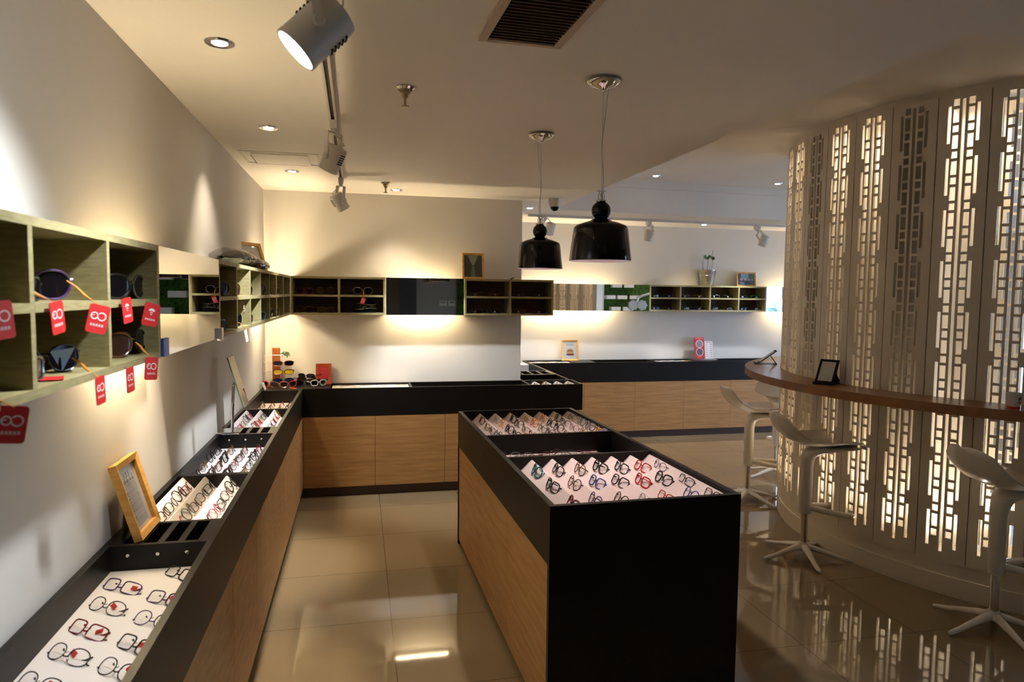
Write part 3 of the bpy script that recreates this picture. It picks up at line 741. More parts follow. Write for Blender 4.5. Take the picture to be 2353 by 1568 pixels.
# ------------------------------------------------------------------ eyewear
SHAPES = {k: (a*1.10, h*1.12, e, r) for k, (a, h, e, r) in {'oval': (.0255, .0170, 2.3, .0015), 'rectangular': (.0265, .0155, 4.2, .0020), 'round': (.0235, .0215, 2.0, .0022), 'square': (.0265, .0195, 3.4, .0030), 'bold': (.0270, .0205, 3.0, .0035),
          'oversized': (.0320, .0270, 2.3, .0028), 'aviator': (.0300, .0250, 2.6, .0016), 'sport': (.0320, .0180, 2.8, .0026)}.items()}
CACHE = {}
def eyewear_meshes(shape, col, lens, folded):
    key = (shape, col, lens, folded)
    if key in CACHE: return CACHE[key]
    a, h, e, r = SHAPES[shape]; cx = a+.0085; n = 26
    def se(q):
        c, s = math.cos(q), math.sin(q)
        x = a*math.copysign(abs(c)**(2/e), c); z = h*math.copysign(abs(s)**(2/e), s)
        if shape in ('aviator', 'bold', 'oversized') and z < 0: x *= 1-.14*abs(z)/h
        return x, z
    loop = [se(2*PI*k/n) for k in range(n)]
    wrap = lambda x: .0035*(abs(x)/.06)**2*2.2
    f = MB(); L = []
    for s in (-1, 1):
        f.tube([(s*(cx+x), wrap(cx+x), h+z+r) for x, z in loop], r, 6, True)
        l = MB(); l.add([(s*(cx+x)*1.0, wrap(cx+x)+.0002, h+z+r) for x, z in loop], [tuple(range(n))]); L.append(l.mesh('lens', M[lens]))
        ex = s*(cx+a)
        f.tube([(ex*.99, wrap(ex), h*1.35+r), (ex+s*.004, wrap(ex)+.001, h*1.40+r), (ex+s*.0055, wrap(ex)+.005, h*1.40+r)], r*1.15, 6)
    f.tube([(-.0088, .0003, h*1.15+r), (-.004, -.0012, h*1.32+r), (.004, -.0012, h*1.32+r), (.0088, .0003, h*1.15+r)], r*1.1, 6)
    for s in (-1, 1): f.tube([(s*.0085, .001, h*.9+r), (s*.007, .004, h*.8+r), (s*.0062, .0055, h*.62+r)], .0009, 5)
    front = f.mesh('front', 'f_'+col)
    T = []
    hx = cx+a+.0055; hz = h*1.40+r; hy = wrap(hx)+.005; tr = max(.0013, r*.9)
    for s in (-1, 1):
        t = MB()
        if folded:
            off = .006 if s > 0 else .012
            t.tube([(s*hx, hy, hz), (s*(hx-.004), hy+off*.6, hz), (s*(hx-.02), hy+off, hz-.001), (-s*.018, hy+off, hz-.003), (-s*.040, hy+off+.001, hz-.010), (-s*.054, hy+off+.002, hz-.021)], [tr, tr, tr, tr*1.05, tr*1.3, tr*1.2], 6, flat=1.5)
        else:
            t.tube([(s*hx, hy, hz), (s*(hx+.001), hy+.03, hz), (s*(hx-.001), hy+.075, hz-.001), (s*(hx-.005), hy+.098, hz-.010), (s*(hx-.010), hy+.122, hz*.28+.002)], [tr, tr, tr, tr*1.3, tr*1.2], 6, flat=1.5)
        T.append(t.mesh('temple', 'f_'+col))
    tg = MB().box((-.007, .010, h*.55), (.013, .0108, h*.55+.011)).mesh('price_tag', 'white')
    CACHE[key] = (front, L, T, tg); return CACHE[key]
def eyewear(kind, shape, col, lens, mw, label, group, folded=True, ptag=False):
    front, L, T, tg = eyewear_meshes(shape, col, lens, folded)
    o = obj(kind, front); o.matrix_world = mw; tag(o, label, kind, group)
    for l in L: obj('lens', l, o)
    for t in T: obj('temple', t, o)
    if ptag:
        q = obj('price_tag', tg, o); q.data = tg
    return o
TR = Matrix.Translation
def RX(a): return Matrix.Rotation(math.radians(a), 4, 'X')
def RZ(a): return Matrix.Rotation(math.radians(a), 4, 'Z')
rnd = random.Random(11)
def jit(a): return rnd.uniform(-a, a)
ADJ = {'gold': 'gold wire', 'silver': 'silver wire'}
def nm(c): return ADJ.get(c, c)

# flat front tray of the side counter
G = 'eyeglasses in the front flat tray of the side counter'
flat = [(.092, 2.122, 'rectangular', 'purple', -4), (.095, 1.990, 'oval', 'black', -10), (.093, 1.860, 'rectangular', 'dark red', -14), (.095, 1.735, 'oval', 'black', -8), (.085, 1.610, 'oval', 'black', -6),
        (.232, 2.190, 'rectangular', 'black', -24), (.240, 2.010, 'rectangular', 'purple', -4), (.242, 1.880, 'oval', 'purple', -2), (.238, 1.752, 'rectangular', 'black', -16), (.232, 1.640, 'oval', 'black', -12)]
pos = ['nearest the slotted block', 'second from the slotted block', 'third from the slotted block', 'fourth from the slotted block', 'fifth from the slotted block']
for i, (x, y, sh, c, rz) in enumerate(flat):
    mw = TR((x, y, .8305)) @ RZ(rz*.5-31) @ RX(-50) @ TR((0, 0, SHAPES[sh][1]*2+SHAPES[sh][3]*2)) @ Matrix.Rotation(PI, 4, 'Y')
    o = eyewear('eyeglasses', sh, c, 'lens', mw, '%s %s glasses in the front flat tray, %s, %s' % (nm(c), sh, 'wall column' if i < 5 else 'aisle column', pos[i % 5].replace('nearest', 'first from')), G)
    mb = MB(); s_ = .8
    q_ = TR((-.034+.009*((i*3) % 5), .017, .012)) @ Matrix.Rotation(.5*math.sin(i*2.3), 4, 'Y'); mb.box((-.011, 0, -.006), (.011, .0007, .006), q_).box((-.008, -.0004, -.003), (.003, -.0001, .003), q_); q = mb.build('price_tag', 'red', o)
    if i in (0, 6): MB().box((-.050, .0170, .022), (-.030, .0176, .036)).build('paper_slip', 'paper', o)
# stepped trays and flats of the side counter
C1 = ['black', 'silver', 'black', 'dark red', 'gold', 'pink', 'tortoise', 'black', 'red']
S1 = ['oval', 'rectangular', 'oval', 'round', 'rectangular']
def slope_rows(tray, group, rows, ys, xo, zo, C, S, rz=90, tilt=-38, way='from the wall'):
    for r, x in enumerate(rows):
        for i, y in enumerate(ys):
            c = C[(r*4+i*5+1) % len(C)]; sh = S[(r*2+i) % len(S)]
            mw = TR((x+xo, y+jit(.012), zo)) @ RZ(rz+jit(5)) @ RX(tilt+jit(4))
            eyewear('eyeglasses', sh, c, 'lens', mw, '%s %s glasses, %s along the %s row %s, %s' % (nm(c), sh, ORD[i], ORD[r], way, tray), group, True, (r+i) % 2 == 0)
slope_rows('front stepped side tray', 'eyeglasses in the front stepped tray of the side counter', [0.036, .124, .212], [2.58+.118*i for i in range(5)], .052, .862, C1, S1)
slope_rows('far stepped side tray', 'eyeglasses in the far stepped tray of the side counter', [0.036, .124, .212], [4.26+.125*i for i in range(5)], .052, .862, C1[2:]+C1[:2], S1)
C2 = ['black', 'tortoise', 'black', 'brown', 'gold', 'dark red', 'black']
slope_rows('middle flat side tray', 'eyeglasses in the middle flat tray of the side counter', [.055, .125, .195, .265], [3.22+.165*i for i in range(5)], -.005, .829, C2, S1+['square'], 90, -24)
C3 = ['pink', 'tortoise', 'dark red', 'brown', 'silver', 'black']
slope_rows('corner rose tray', 'eyeglasses in the rose tray by the corner', [.075, .145, .215, .275], [4.95+.19*i for i in range(4)], -.005, .807, C3, S1, 90, -24)

# island trays
IM = TR((1.4711, 2.4264, 0)) @ Matrix.Rotation(IA, 4, 'Z')
pi_ = (IX1-IX0)/NI
ICOL = [['teal', 'black', 'dark red'], ['black', 'tortoise', 'purple'], ['tortoise', 'blue', 'tortoise'], ['black', 'black', 'silver'], ['black', 'red', 'red'], ['red', 'black', 'blue'], ['purple', 'black', 'black']]
ISH = [['bold', 'square', 'bold'], ['square', 'round', 'round'], ['round', 'square', 'round'], ['bold', 'square', 'oval'], ['square', 'square', 'rectangular'], ['square', 'bold', 'round'], ['oval', 'rectangular', 'rectangular']]
def isl_pair(x, y, sh, c, label, group, rz=-88, tilt=-26, z=None, folded=True):
    mw = IM @ TR((x, y, z)) @ RZ(rz+jit(5)) @ RX(tilt+jit(4))
    return eyewear('eyeglasses', sh, c, 'lens', mw, label, group, folded, True)
for r in range(NI):
    for i, y in enumerate((.61, .36, .105)):
        c, sh = ICOL[r][i], ISH[r][i]
        x = IX0+pi_*r+.060
        isl_pair(x, y+jit(.02), sh, c, '%s %s glasses, %s from the middle recess, %s slanted row, front island tray' % (nm(c), sh, ORD[i], ORD[r]), 'eyeglasses in the front tray of the island', z=ZLO+.070)
FCOL = ['silver', 'black', 'tortoise', 'black', 'gold', 'black', 'dark red', 'orange', 'black', 'silver', 'brown']
for r in range(NI):
    for i in range(4):
        c = FCOL[(r*3+i*2) % len(FCOL)]; sh = ['round', 'square', 'oval', 'bold', 'rectangular'][(r+i*2) % 5]
        if r == 3 and i == 2: c, sh = 'orange', 'square'
        x = IX0+pi_*r+.060
        isl_pair(x, 1.42+.165*i+jit(.015), sh, c, '%s %s glasses, %s from the middle recess, %s slanted row, far island tray' % (nm(c), sh, ORD[i], ORD[r]), 'eyeglasses in the far tray of the island', z=ZLO+.070)
for i, (x, c) in enumerate(((.07, 'brown'), (.20, 'silver'), (.31, 'dark red'), (.45, 'brown'), (.58, 'dark red'))):
    isl_pair(x, 1.20+jit(.03), 'oval', c, '%s oval glasses in the middle recess of the island, %s from the aisle' % (nm(c), ORD[i]), 'eyeglasses in the middle recess of the island', rz=-20+jit(40), tilt=-20, z=.792)
o = MB().box((-.045, -.03, 0), (.045, .03, .006)).build('leaflet', 'blue'); o.matrix_world = IM @ TR((.735, 1.38, .872)) @ Matrix.Rotation(math.radians(-38), 4, 'Y'); tag(o, 'small blue leaflet in the inner corner of the far island tray', 'leaflet')

# sparse frames on the back, return and far counters
def lie(x, y, z, sh, c, label, group, rz=0, tilt=-55, lens='lens', kind='eyeglasses', folded=True):
    return eyewear(kind, sh, c, lens, TR((x, y, z)) @ RZ(rz) @ RX(tilt), label, group, folded)
for i in range(4):
    lie(.68+.15*i, D-.17+jit(.02), .896, 'oval', ['gold', 'silver', 'silver', 'gold'][i], '%s oval glasses on the bright tray of the back counter, %s from the corner' % (nm(['gold', 'silver', 'silver', 'gold'][i]), ORD[i]), 'eyeglasses on the bright back tray', jit(10), -80)
for r in range(4):
    for i in range(3):
        p = (2.668-2.245)/4; c = ['silver', 'gold', 'silver'][(r+i) % 3]
        mw = TR((2.245+p*r+.058, D-.075-.095*i, .868)) @ RZ(-88+jit(4)) @ RX(-26)
        eyewear('eyeglasses', 'oval', c, 'lens', mw, '%s oval glasses, %s from the wall, %s slanted row, tray at the recess corner' % (nm(c), ORD[i], ORD[r]), 'eyeglasses in the slanted tray at the recess corner')
for i in range(5):
    c = ['tortoise', 'black', 'dark red', 'gold', 'brown'][i]
    lie(2.40+.17*i, D2-.17+jit(.03), .896, S1[i], c, '%s %s glasses on the far counter by the white print, %s from the corner' % (nm(c), S1[i], ORD[i]), 'eyeglasses on the first bright far tray', 180+jit(20), -70)
for i in range(4):
    c = ['black', 'brown', 'black', 'gold'][i]
    lie(4.33+.12*i, D2-.18+jit(.04), .896, S1[i], c, '%s %s glasses on the far counter beside the red brochure, %s from the gap' % (nm(c), S1[i], ORD[i]), 'eyeglasses on the second bright far tray', 180+jit(30), -70)

# sunglasses in the cubby shelves
ZU, ZL = ZB+.158+.0086, ZB+.0172
def cub(x, y, z, rz, sh, c, lens, label, group, folded=False, kind='sunglasses', ptag=False):
    return eyewear(kind, sh, c, lens, TR((x, y, z)) @ RZ(rz), label, group, folded, ptag)
def red_tag(g, attach, centre, roll, yaw, label=None, cord='orange', mark='loops', W=.042, H=.060):
    """a red swing tag hung on a cord from the eyewear (built as its parts)"""
    inv = g.matrix_world.inverted()
    R = TR(centre) @ RZ(yaw) @ Matrix.Rotation(math.radians(roll), 4, 'Y')       # card: x width, z height, front -y
    q = inv @ R
    n = 5; pts = []
    for cx_, cz_, a0 in ((W/2-.006, H/2-.006, 0), (-W/2+.006, H/2-.006, 90), (-W/2+.006, -H/2+.006, 180), (W/2-.006, -H/2+.006, 270)):
        for k in range(n): a = math.radians(a0+90*k/(n-1)); pts.append((cx_+.006*math.cos(a), cz_+.006*math.sin(a)))
    m_ = len(pts)
    mb = MB(); mb.add([(x, -.0006, z) for x, z in pts]+[(x, .0006, z) for x, z in pts], [tuple(range(m_)), tuple(range(m_, 2*m_))[::-1]]+[(i, m_+i, m_+(i+1) % m_, (i+1) % m_) for i in range(m_)], False, q)
    tg = mb.build('swing_tag', 'red', g)
    pr = MB()
    if mark == 'loops':
        for cx_, r_ in ((-.0085, .0078), (.0065, .0092)):
            for k in range(20):
                if cx_ > 0 and 8 <= k <= 10: continue
                a0, a1 = 2*PI*k/20, 2*PI*(k+1)/20
                pr.add([(cx_+(r_-.0022)*math.cos(a0), -.0008, .006+(r_-.0022)*math.sin(a0)), (cx_+r_*math.cos(a0), -.0008, .006+r_*math.sin(a0)), (cx_+r_*math.cos(a1), -.0008, .006+r_*math.sin(a1)), (cx_+(r_-.0022)*math.cos(a1), -.0008, .006+(r_-.0022)*math.sin(a1))], [(0, 1, 2, 3)], False, q)
        for sgn in (-1, 1):
            pr.add([(-.0145, -.0008, .006), (-.008, -.0008, .009), (-.008, -.0008, .0075), (-.0135, -.0008, .0045)], [(0, 1, 2, 3)], False, q)
    else:
        for k in range(9):
            a0, a1 = PI*k/9, PI*(k+1)/9
            pr.add([(0, -.0008, .010), (.0085*math.cos(a0), -.0008, .009+.0075*math.sin(a0)), (.0085*math.cos(a1), -.0008, .009+.0075*math.sin(a1))], [(0, 1, 2)], False, q)
        pr.add([(-.004, -.0008, .0045), (.004, -.0008, .0045), (.004, -.0008, .0065), (-.004, -.0008, .0065)], [(0, 1, 2, 3)], False, q)
        pr.add([(-.002, -.0008, -.001), (.002, -.0008, -.001), (.002, -.0008, .0015), (-.002, -.0008, .0015)], [(0, 1, 2, 3)], False, q)
    for k in range(5):
        x0 = -.0135+.0056*k; zb = -.0155
        for a, b in (((x0, zb), (x0+.0042, zb+.0011)), ((x0, zb+.0022), (x0+.0042, zb+.0033)), ((x0, zb+.0040), (x0+.0042, zb+.0048)), ((x0+.0016, zb), (x0+.0026, zb+.0048))):
            pr.add([(a[0], -.0008, a[1]), (b[0], -.0008, a[1]), (b[0], -.0008, b[1]), (a[0], -.0008, b[1])], [(0, 1, 2, 3)], False, q)
    pr.build('printed_mark', 'white', tg)
    top = R @ Vector((0, 0, H/2-.003)); at = Vector(attach)
    mid = (top+at)/2+Vector((0, 0, -.002))
    l = [inv @ p for p in (at, at.lerp(mid, .5)+Vector((.002, 0, .001)), mid, mid.lerp(top, .5), top)]
    MB().tube(l, [.0016, .0028, .0030, .0012, .0010] if cord == 'orange' else .0007, 6).build('cord', 'orange' if cord == 'orange' else 'ink', g)
GN = 'sunglasses in the cubby shelf before the side-wall mirror'
g = cub(.17, 1.225, ZU, 78, 'oversized', 'black', 'sun_dark', 'black oversized sunglasses in the upper first cubby before the side mirror, cut off', GN, True); red_tag(g, (.20, 1.215, ZU+.02), (.238, 1.205, 1.650), -6, 62)
g = cub(.17, 1.205, ZL, 78, 'oversized', 'black', 'sun_dark', 'black oversized sunglasses in the lower first cubby before the side mirror, cut off', GN, True); red_tag(g, (.20, 1.19, ZL+.03), (.240, 1.222, 1.484), 10, 40)
g = cub(.185, 1.405, ZU, 82, 'square', 'black', 'sun_dark', 'black square sunglasses seen edge-on beside the purple pair, upper second cubby', GN, True); red_tag(g, (.19, 1.372, ZU+.034), (.240, 1.405, 1.647), -8, 82)
g = cub(.128, 1.565, ZU, 38, 'oversized', 'purple', 'sun_dark', 'large purple-rimmed sunglasses in the upper second cubby before the side mirror', GN, True); red_tag(g, (.188, 1.59, ZU+.042), (.242, 1.597, 1.637), 14, 44)
g = cub(.150, 1.57, ZL, 50, 'aviator', 'black', 'sun_dark', 'flat black sunglasses in the lower second cubby before the side mirror', GN, True); red_tag(g, (.19, 1.60, ZL+.03), (.240, 1.606, 1.485), -4, 84)
g = cub(.19, 1.40, ZL, 84, 'square', 'silver', 'sun_dark', 'silver-rimmed sunglasses beside the flat black pair, lower second cubby', GN, True)
tgm = MB().box((-.021, -.03, 0), (.021, .03, .0012)); q = tgm.build('swing_tag', 'red', g); q.matrix_world = TR((.20, 1.47, ZL+.002)) @ RZ(20)
g = cub(.150, 1.885, ZU, 40, 'oversized', 'black', 'sun_dark', 'black oversized sunglasses in the upper third cubby, next to the side mirror', GN, True); red_tag(g, (.10, 1.80, ZU+.02), (.242, 1.786, 1.650), -8, 78, cord='ink', mark='dome')
g = cub(.185, 2.015, ZU, 76, 'oversized', 'silver', 'sun_dark', 'silver oversized sunglasses against the cubby side panel, upper third cubby', GN, True); red_tag(g, (.20, 1.985, ZU+.012), (.242, 1.974, 1.634), 14, 44, cord='ink', mark='dome')
g = cub(.150, 1.885, ZL, 40, 'oversized', 'tortoise', 'sun_brown', 'tortoise oversized sunglasses in the lower third cubby, next to the side mirror', GN, True); red_tag(g, (.12, 1.80, ZL+.004), (.242, 1.795, 1.484), -4, 84, cord='ink')
g = cub(.185, 2.015, ZL, 76, 'oversized', 'black', 'sun_dark', 'black oversized sunglasses against the cubby side panel, lower third cubby', GN, True); red_tag(g, (.20, 1.985, ZL+.035), (.242, 1.966, 1.492), 6, 60)
GF = 'sunglasses in the long side-wall cubby shelf'
yc = [2.956, 3.370, 3.773, 4.162, 4.556, 4.930]
for i in range(6):
    for j, z in ((0, ZU), (1, ZL)):
        sh = ['oversized', 'aviator', 'bold', 'oversized', 'square', 'bold'][(i+j*2) % 6]; c = ['black', 'teal', 'tortoise', 'black', 'brown', 'silver'][(i*2+j) % 6]; le = ['sun_dark', 'sun_brown'][(i+j) % 2]
        g = cub(.192+jit(.006), yc[i]+.125+jit(.015), z, 58+jit(8), sh, c, le, '%s %s sunglasses in the %s cubby %s past the side mirror' % (c, sh, ORD[i], 'upper row' if j == 0 else 'lower row'), GF, True)
        if i == 1 and j == 0: red_tag(g, (.20, yc[1]+.09, z+.012), (.236, yc[1]+.14, z-.06), 0, 88, cord='ink', W=.006, H=.05)
        if i == 1 and j == 1:
            inv = g.matrix_world.inverted()
            MB().box((-.012, -.0006, -.03), (.012, .0006, .03), inv @ TR((.245, yc[1]+.14, 1.482)) @ RZ(70) @ Matrix.Rotation(math.radians(-18), 4, 'Y')).build('price_tag', 'white', g)
            MB().tube([inv @ Vector(p) for p in ((.18, yc[1]+.10, z+.03), (.22, yc[1]+.12, z+.02), (.243, yc[1]+.135, 1.512))], .0016, 6).build('cord', 'orange', g)
GB = 'sunglasses in the back-wall cubby by the corner'
for i, (x, z, sh, c, where) in enumerate(((.335, ZU, 'bold', 'dark red', 'upper corner cubby, nearer the corner'), (.505, ZU, 'oversized', 'black', 'upper corner cubby, nearer the divider'), (.335, ZL, 'bold', 'brown', 'lower corner cubby, nearer the corner'), (.510, ZL, 'square', 'tortoise', 'lower corner cubby, nearer the divider'))):
    cub(x, D-.17, z, jit(8), sh, c, 'sun_brown' if i else 'sun_dark', '%s %s sunglasses on the back wall, %s' % (c, sh, where), GB)
g = cub(.808, D-.17, ZU, 0, 'oversized', 'silver', 'sun_dark', 'silver dark-lensed sunglasses with red swing tag above the black visor case', GB); red_tag(g, (.808, D-.178, ZU+.036), (.808, D-DS-.004, 1.627), 22, 0, W=.034, H=.054)
GC = 'eyeglasses in the back-wall cubby at the recess'
for i, x in enumerate((1.765, 1.945, 2.16, 2.345)):
    for j, z in ((0, ZU), (1, ZL)):
        c = ['brown', 'black', 'dark red', 'black', 'brown', 'gold', 'black', 'dark red'][i*2+j]
        cub(x, D-.165, z, jit(10), 'rectangular', c, 'lens', '%s rectangular glasses, %s from the mirror, %s board, overhanging back-wall cubby' % (nm(c), ORD[i], 'upper' if j == 0 else 'lower'), GC, False, 'eyeglasses', True)
GD = 'eyeglasses in the far-wall cubby'
for i, x in enumerate((4.27, 4.46, 4.67, 4.86, 5.06, 5.25, 5.45, 5.64)):
    for j, z in ((0, ZU), (1, ZL)):
        c = ['purple', 'blue', 'blue', 'purple', 'silver', 'silver', 'gold', 'dark red', 'silver', 'green', 'black', 'blue', 'silver', 'tortoise', 'green', 'black'][(i*2+j*5) % 16]
        cub(x, D2-.165, z, jit(10), 'rectangular' if (i+j) % 3 else 'oval', c, 'lens', '%s %s glasses, %s from the mirror, %s board of the far-wall cubby' % (nm(c), 'rectangular' if (i+j) % 3 else 'oval', ORD[i], 'upper' if j == 0 else 'lower'), GD, False, 'eyeglasses', True)

# black visor case in the back-wall cubby
t = empty('visor_case', (.825, D-.10, ZL), 'black domed case with a clear visor below the tagged sunglasses', 'eyewear case')
rings = []
for zz, rx, ry in ((0, .098, .055), (.012, .104, .058), (.05, .100, .056), (.085, .082, .048), (.11, .055, .034), (.122, .024, .016), (.125, .004, .003)):
    rings.append([(rx*math.cos(2*PI*k/28), ry*math.sin(2*PI*k/28), zz) for k in range(28)])
MB().loft(rings).build('shell', 'gloss_black', t)
mb = MB()
for zz in (.034, .072):
    mb.tube([(.103*math.cos(a)*1.0, -.008+.064*math.sin(a), zz+(.006 if zz > .05 else -.004)*math.cos(3*a)) for a in [math.radians(v) for v in range(188, 353, 11)]], .0016, 6)
mb.tube([(-.012, -.073, .036), (0, -.074, .060), (.012, -.073, .036)], .0016, 6)
mb.build('visor_rim', 'chrome', t)
mb = MB(); pts = [math.radians(v) for v in range(188, 353, 11)]
vs = [(.102*math.cos(a), -.008+.063*math.sin(a), z) for z in (.034, .072) for a in pts]; n_ = len(pts)
mb.add(vs, [(i, i+1, n_+i+1, n_+i) for i in range(n_-1)], True); mb.build('visor_lens', 'acryl', t)

# ------------------------------------------------------------------ framed prints
def frame(name, loc, rz, tilt, W, H, label, border=.018, depth=.018, fm='frame', content=None, leg=True, base='paper', group=None):
    t = empty(name, loc, label, 'picture frame', group, math.radians(rz))
    R = RX(-tilt)
    b = border; d = depth
    for nme, pts in (('rail', [(-W/2, 0), (W/2, 0), (W/2-b, b), (-W/2+b, b)]), ('rail', [(-W/2, H), (-W/2+b, H-b), (W/2-b, H-b), (W/2, H)]), ('stile', [(-W/2, 0), (-W/2+b, b), (-W/2+b, H-b), (-W/2, H)]), ('stile', [(W/2, 0), (W/2, H), (W/2-b, H-b), (W/2-b, b)])):
        mb = MB(); yf = [-d/2, -d/2, -d/2+.004, -d/2+.004] if True else 0
        out = lambda p: abs(p[0]) > W/2-1e-6 or p[1] < 1e-6 or p[1] > H-1e-6
        fr_ = [(x, -d/2 if out((x, z)) else -d/2+.005, z) for x, z in pts]; bk = [(x, d/2, z) for x, z in pts]
        mb.add(fr_+bk, [(0, 1, 2, 3), (7, 6, 5, 4)]+[(i, 4+i, 4+(i+1) % 4, (i+1) % 4) for i in range(4)], False, R); mb.build(nme, fm, t)
    MB().box((-W/2+b*.6, d/2-.004, b*.6), (W/2-b*.6, d/2-.001, H-b*.6), R).build('backing', 'mdf', t)
    pic = MB().box((-W/2+b*.7, d/2-.008, b*.7), (W/2-b*.7, d/2-.0055, H-b*.7), R).build('print', base, t)
    if content: content(pic, R, W-2*b, H-2*b, b, d/2-.0084)
    MB().box((-W/2+b*.9, d/2-.0098, b*.9), (W/2-b*.9, d/2-.0092, H-b*.9), R).build('glazing', 'glass', t)
    if leg and tilt > 1:
        p = R @ Vector((0, d/2, H*.62)); dz = p.z
        dist = dz*math.tan(math.radians(leg if leg is not True else 18))
        mb = MB(); mb.add([(-.02, p.y, p.z), (.02, p.y, p.z), (.032, p.y+dist, 0), (-.032, p.y+dist, 0), (-.02, p.y+.004, p.z), (.02, p.y+.004, p.z), (.032, p.y+dist+.004, 0), (-.032, p.y+dist+.004, 0)],
                            [(0, 1, 2, 3), (7, 6, 5, 4), (0, 4, 5, 1), (1, 5, 6, 2), (2, 6, 7, 3), (3, 7, 4, 0)]); mb.build('back_leg', 'mdf', t)
    return t
def quad(mb, R, x0, z0, x1, z1, y): mb.add([(x0, y, z0), (x1, y, z0), (x1, y, z1), (x0, y, z1)], [(0, 1, 2, 3)], False, R)
def glyphs(mb, R, x0, z0, n, s, y, rr):
    """rows of little brush strokes standing for printed characters too small to read"""
    for k in range(n):
        gx = x0+k*s*1.15
        for j in range(3): quad(mb, R, gx+rr.uniform(0, .2)*s, z0+s*(.08+.32*j), gx+s*rr.uniform(.75, 1), z0+s*(.17+.32*j), y)
        for j in range(2): q = rr.uniform(.15, .7); quad(mb, R, gx+s*q, z0, gx+s*(q+.1), z0+s, y)
def price_sheet(pic, R, W, H, b, y):
    rr = random.Random(3); m1 = MB(); glyphs(m1, R, -W*.26, b+H*.74, 4, W*.125, y, rr); glyphs(m1, R, -W*.20, b+H*.82, 3, W*.11, y, rr); m1.build('heading', 'ink', pic)
    m2 = MB()
    glyphs(m2, R, -W*.18, b+H*.69, 7, W*.035, y, rr)
    for k in range(5):
        z = b+H*(.58-.095*k); quad(m2, R, -W*.40, z, -W*.22, z+H*.022, y); quad(m2, R, -W*.18, z+.002, W*(.05+.1*rr.random()), z+H*.014, y); quad(m2, R, W*.12, z+.002, W*(.22+.12*rr.random()), z+H*.014, y)
        quad(m2, R, -W*.36, z-H*.035, -W*.24, z-H*.022, y)
    m2.build('text_lines', 'greyink', pic)
frame('picture_frame', (.098, 2.418, ZC), 90, 16.5, .205, .252, 'pine frame with a printed notice leaning beside the slotted tray on the side counter', .020, .026, content=price_sheet, leg=4)
def ad_sheet(pic, R, W, H, b, y):
    rr = random.Random(5); m1 = MB(); quad(m1, R, -W*.46, b+H*.62, -W*.36, b+H*.86, y); quad(m1, R, -W*.33, b+H*.62, -W*.23, b+H*.86, y); m1.build('heading', 'f_dark red', pic)
    m2 = MB(); glyphs(m2, R, -W*.18, b+H*.66, 6, W*.06, y, rr); quad(m2, R, -W*.44, b+H*.44, W*.2, b+H*.50, y); quad(m2, R, -W*.44, b+H*.54, W*.18, b+H*.58, y); m2.build('text_lines', mat('print_rose', rgb(205, 120, 120), .6), pic)
    m3 = MB(); c = (W*.27, b+H*.30)
    def el(mb, cx_, cz_, rx, rz_, yy): mb.add([(cx_+rx*math.cos(2*PI*k/20), yy, cz_+rz_*math.sin(2*PI*k/20)) for k in range(20)], [tuple(range(20))], False, R)
    el(m3, c[0], c[1]+H*.12, W*.075, H*.15, y); m3.build('hair', 'stem', pic)
    m4 = MB(); el(m4, c[0], c[1]+H*.08, W*.058, H*.12, y-.0003); m4.build('face', mat('print_skin', rgb(214, 160, 130), .6), pic)
    m5 = MB(); el(m5, c[0], c[1]-H*.14, W*.12, H*.10, y-.0002); m5.build('clothing', 'white', pic)
frame('picture_frame', (.075, 5.00, ZT), 62, 18, .30, .215, 'pine frame with a portrait advert on top of the side cubby behind the plastic bundle', .020, .022, content=ad_sheet)
def corridor(pic, R, W, H, b, y):
    m = MB(); cz = b+H*.52
    for k in range(9):
        z0 = b+H*k/9; z1 = z0+H*.07
        for s in (-1, 1):
            m.add([(s*W*.5, y, z0), (s*W*.10, y, cz+(z0-cz)*.25), (s*W*.10, y, cz+(z1-cz)*.25), (s*W*.5, y, z1)], [(0, 1, 2, 3)], False, R)
    m.build('printed_shelves', mat('photo_shelves', rgb(52, 50, 46), .4), pic)
    m = MB(); m.add([(-W*.3, y-.0002, b+H), (W*.3, y-.0002, b+H), (W*.05, y-.0002, cz+H*.03), (-W*.05, y-.0002, cz+H*.03)], [(0, 1, 2, 3)], False, R)
    for k in range(4): pass
    m.build('printed_lights', mat('photo_lights', rgb(176, 176, 154), .4), pic)
    m = MB(); m.add([(-W*.06, y-.0002, cz), (W*.06, y-.0002, cz), (W*.13, y-.0002, b), (-W*.13, y-.0002, b)], [(0, 1, 2, 3)], False, R); m.build('printed_floor', mat('photo_floor', rgb(112, 140, 122), .4), pic)
frame('picture_frame', (1.752, D-.155, ZT), 0, 10, .192, .228, 'pine frame with a photo of a shelved corridor above the overhanging cubby', .017, .018, content=corridor, base=mat('photo_green', rgb(66, 78, 68), .4))
def badge(pic, R, W, H, b, y):
    rr = random.Random(9); m = MB(); glyphs(m, R, -W*.28, b+H*.76, 4, W*.13, y, rr); m.build('heading', 'ink', pic)
    def el(nm_, col, rx, rz_, cz, yy, a0=0, a1=360):
        mb = MB(); n = 24; mb.add([(W*rx*math.cos(math.radians(a0+(a1-a0)*k/n)), yy, b+H*cz+H*rz_*math.sin(math.radians(a0+(a1-a0)*k/n))) for k in range(n)], [tuple(range(n))], False, R); mb.build(nm_, col, pic)
    el('round_badge', mat('badge_tan', rgb(196, 164, 118), .5), .26, .21, .40, y)
    el('badge_band', mat('badge_brown', rgb(150, 104, 70), .5), .25, .055, .47, y-.0002)
    m = MB(); quad(m, R, -W*.27, b+H*.22, W*.27, b+H*.30, y-.0003); m.build('badge_ribbon', 'f_dark red', pic)
frame('picture_frame', (3.247, D2-.07, ZC), -2, 9, .205, .246, 'pine frame with a round badge print on the far counter', .018, .018, content=badge)
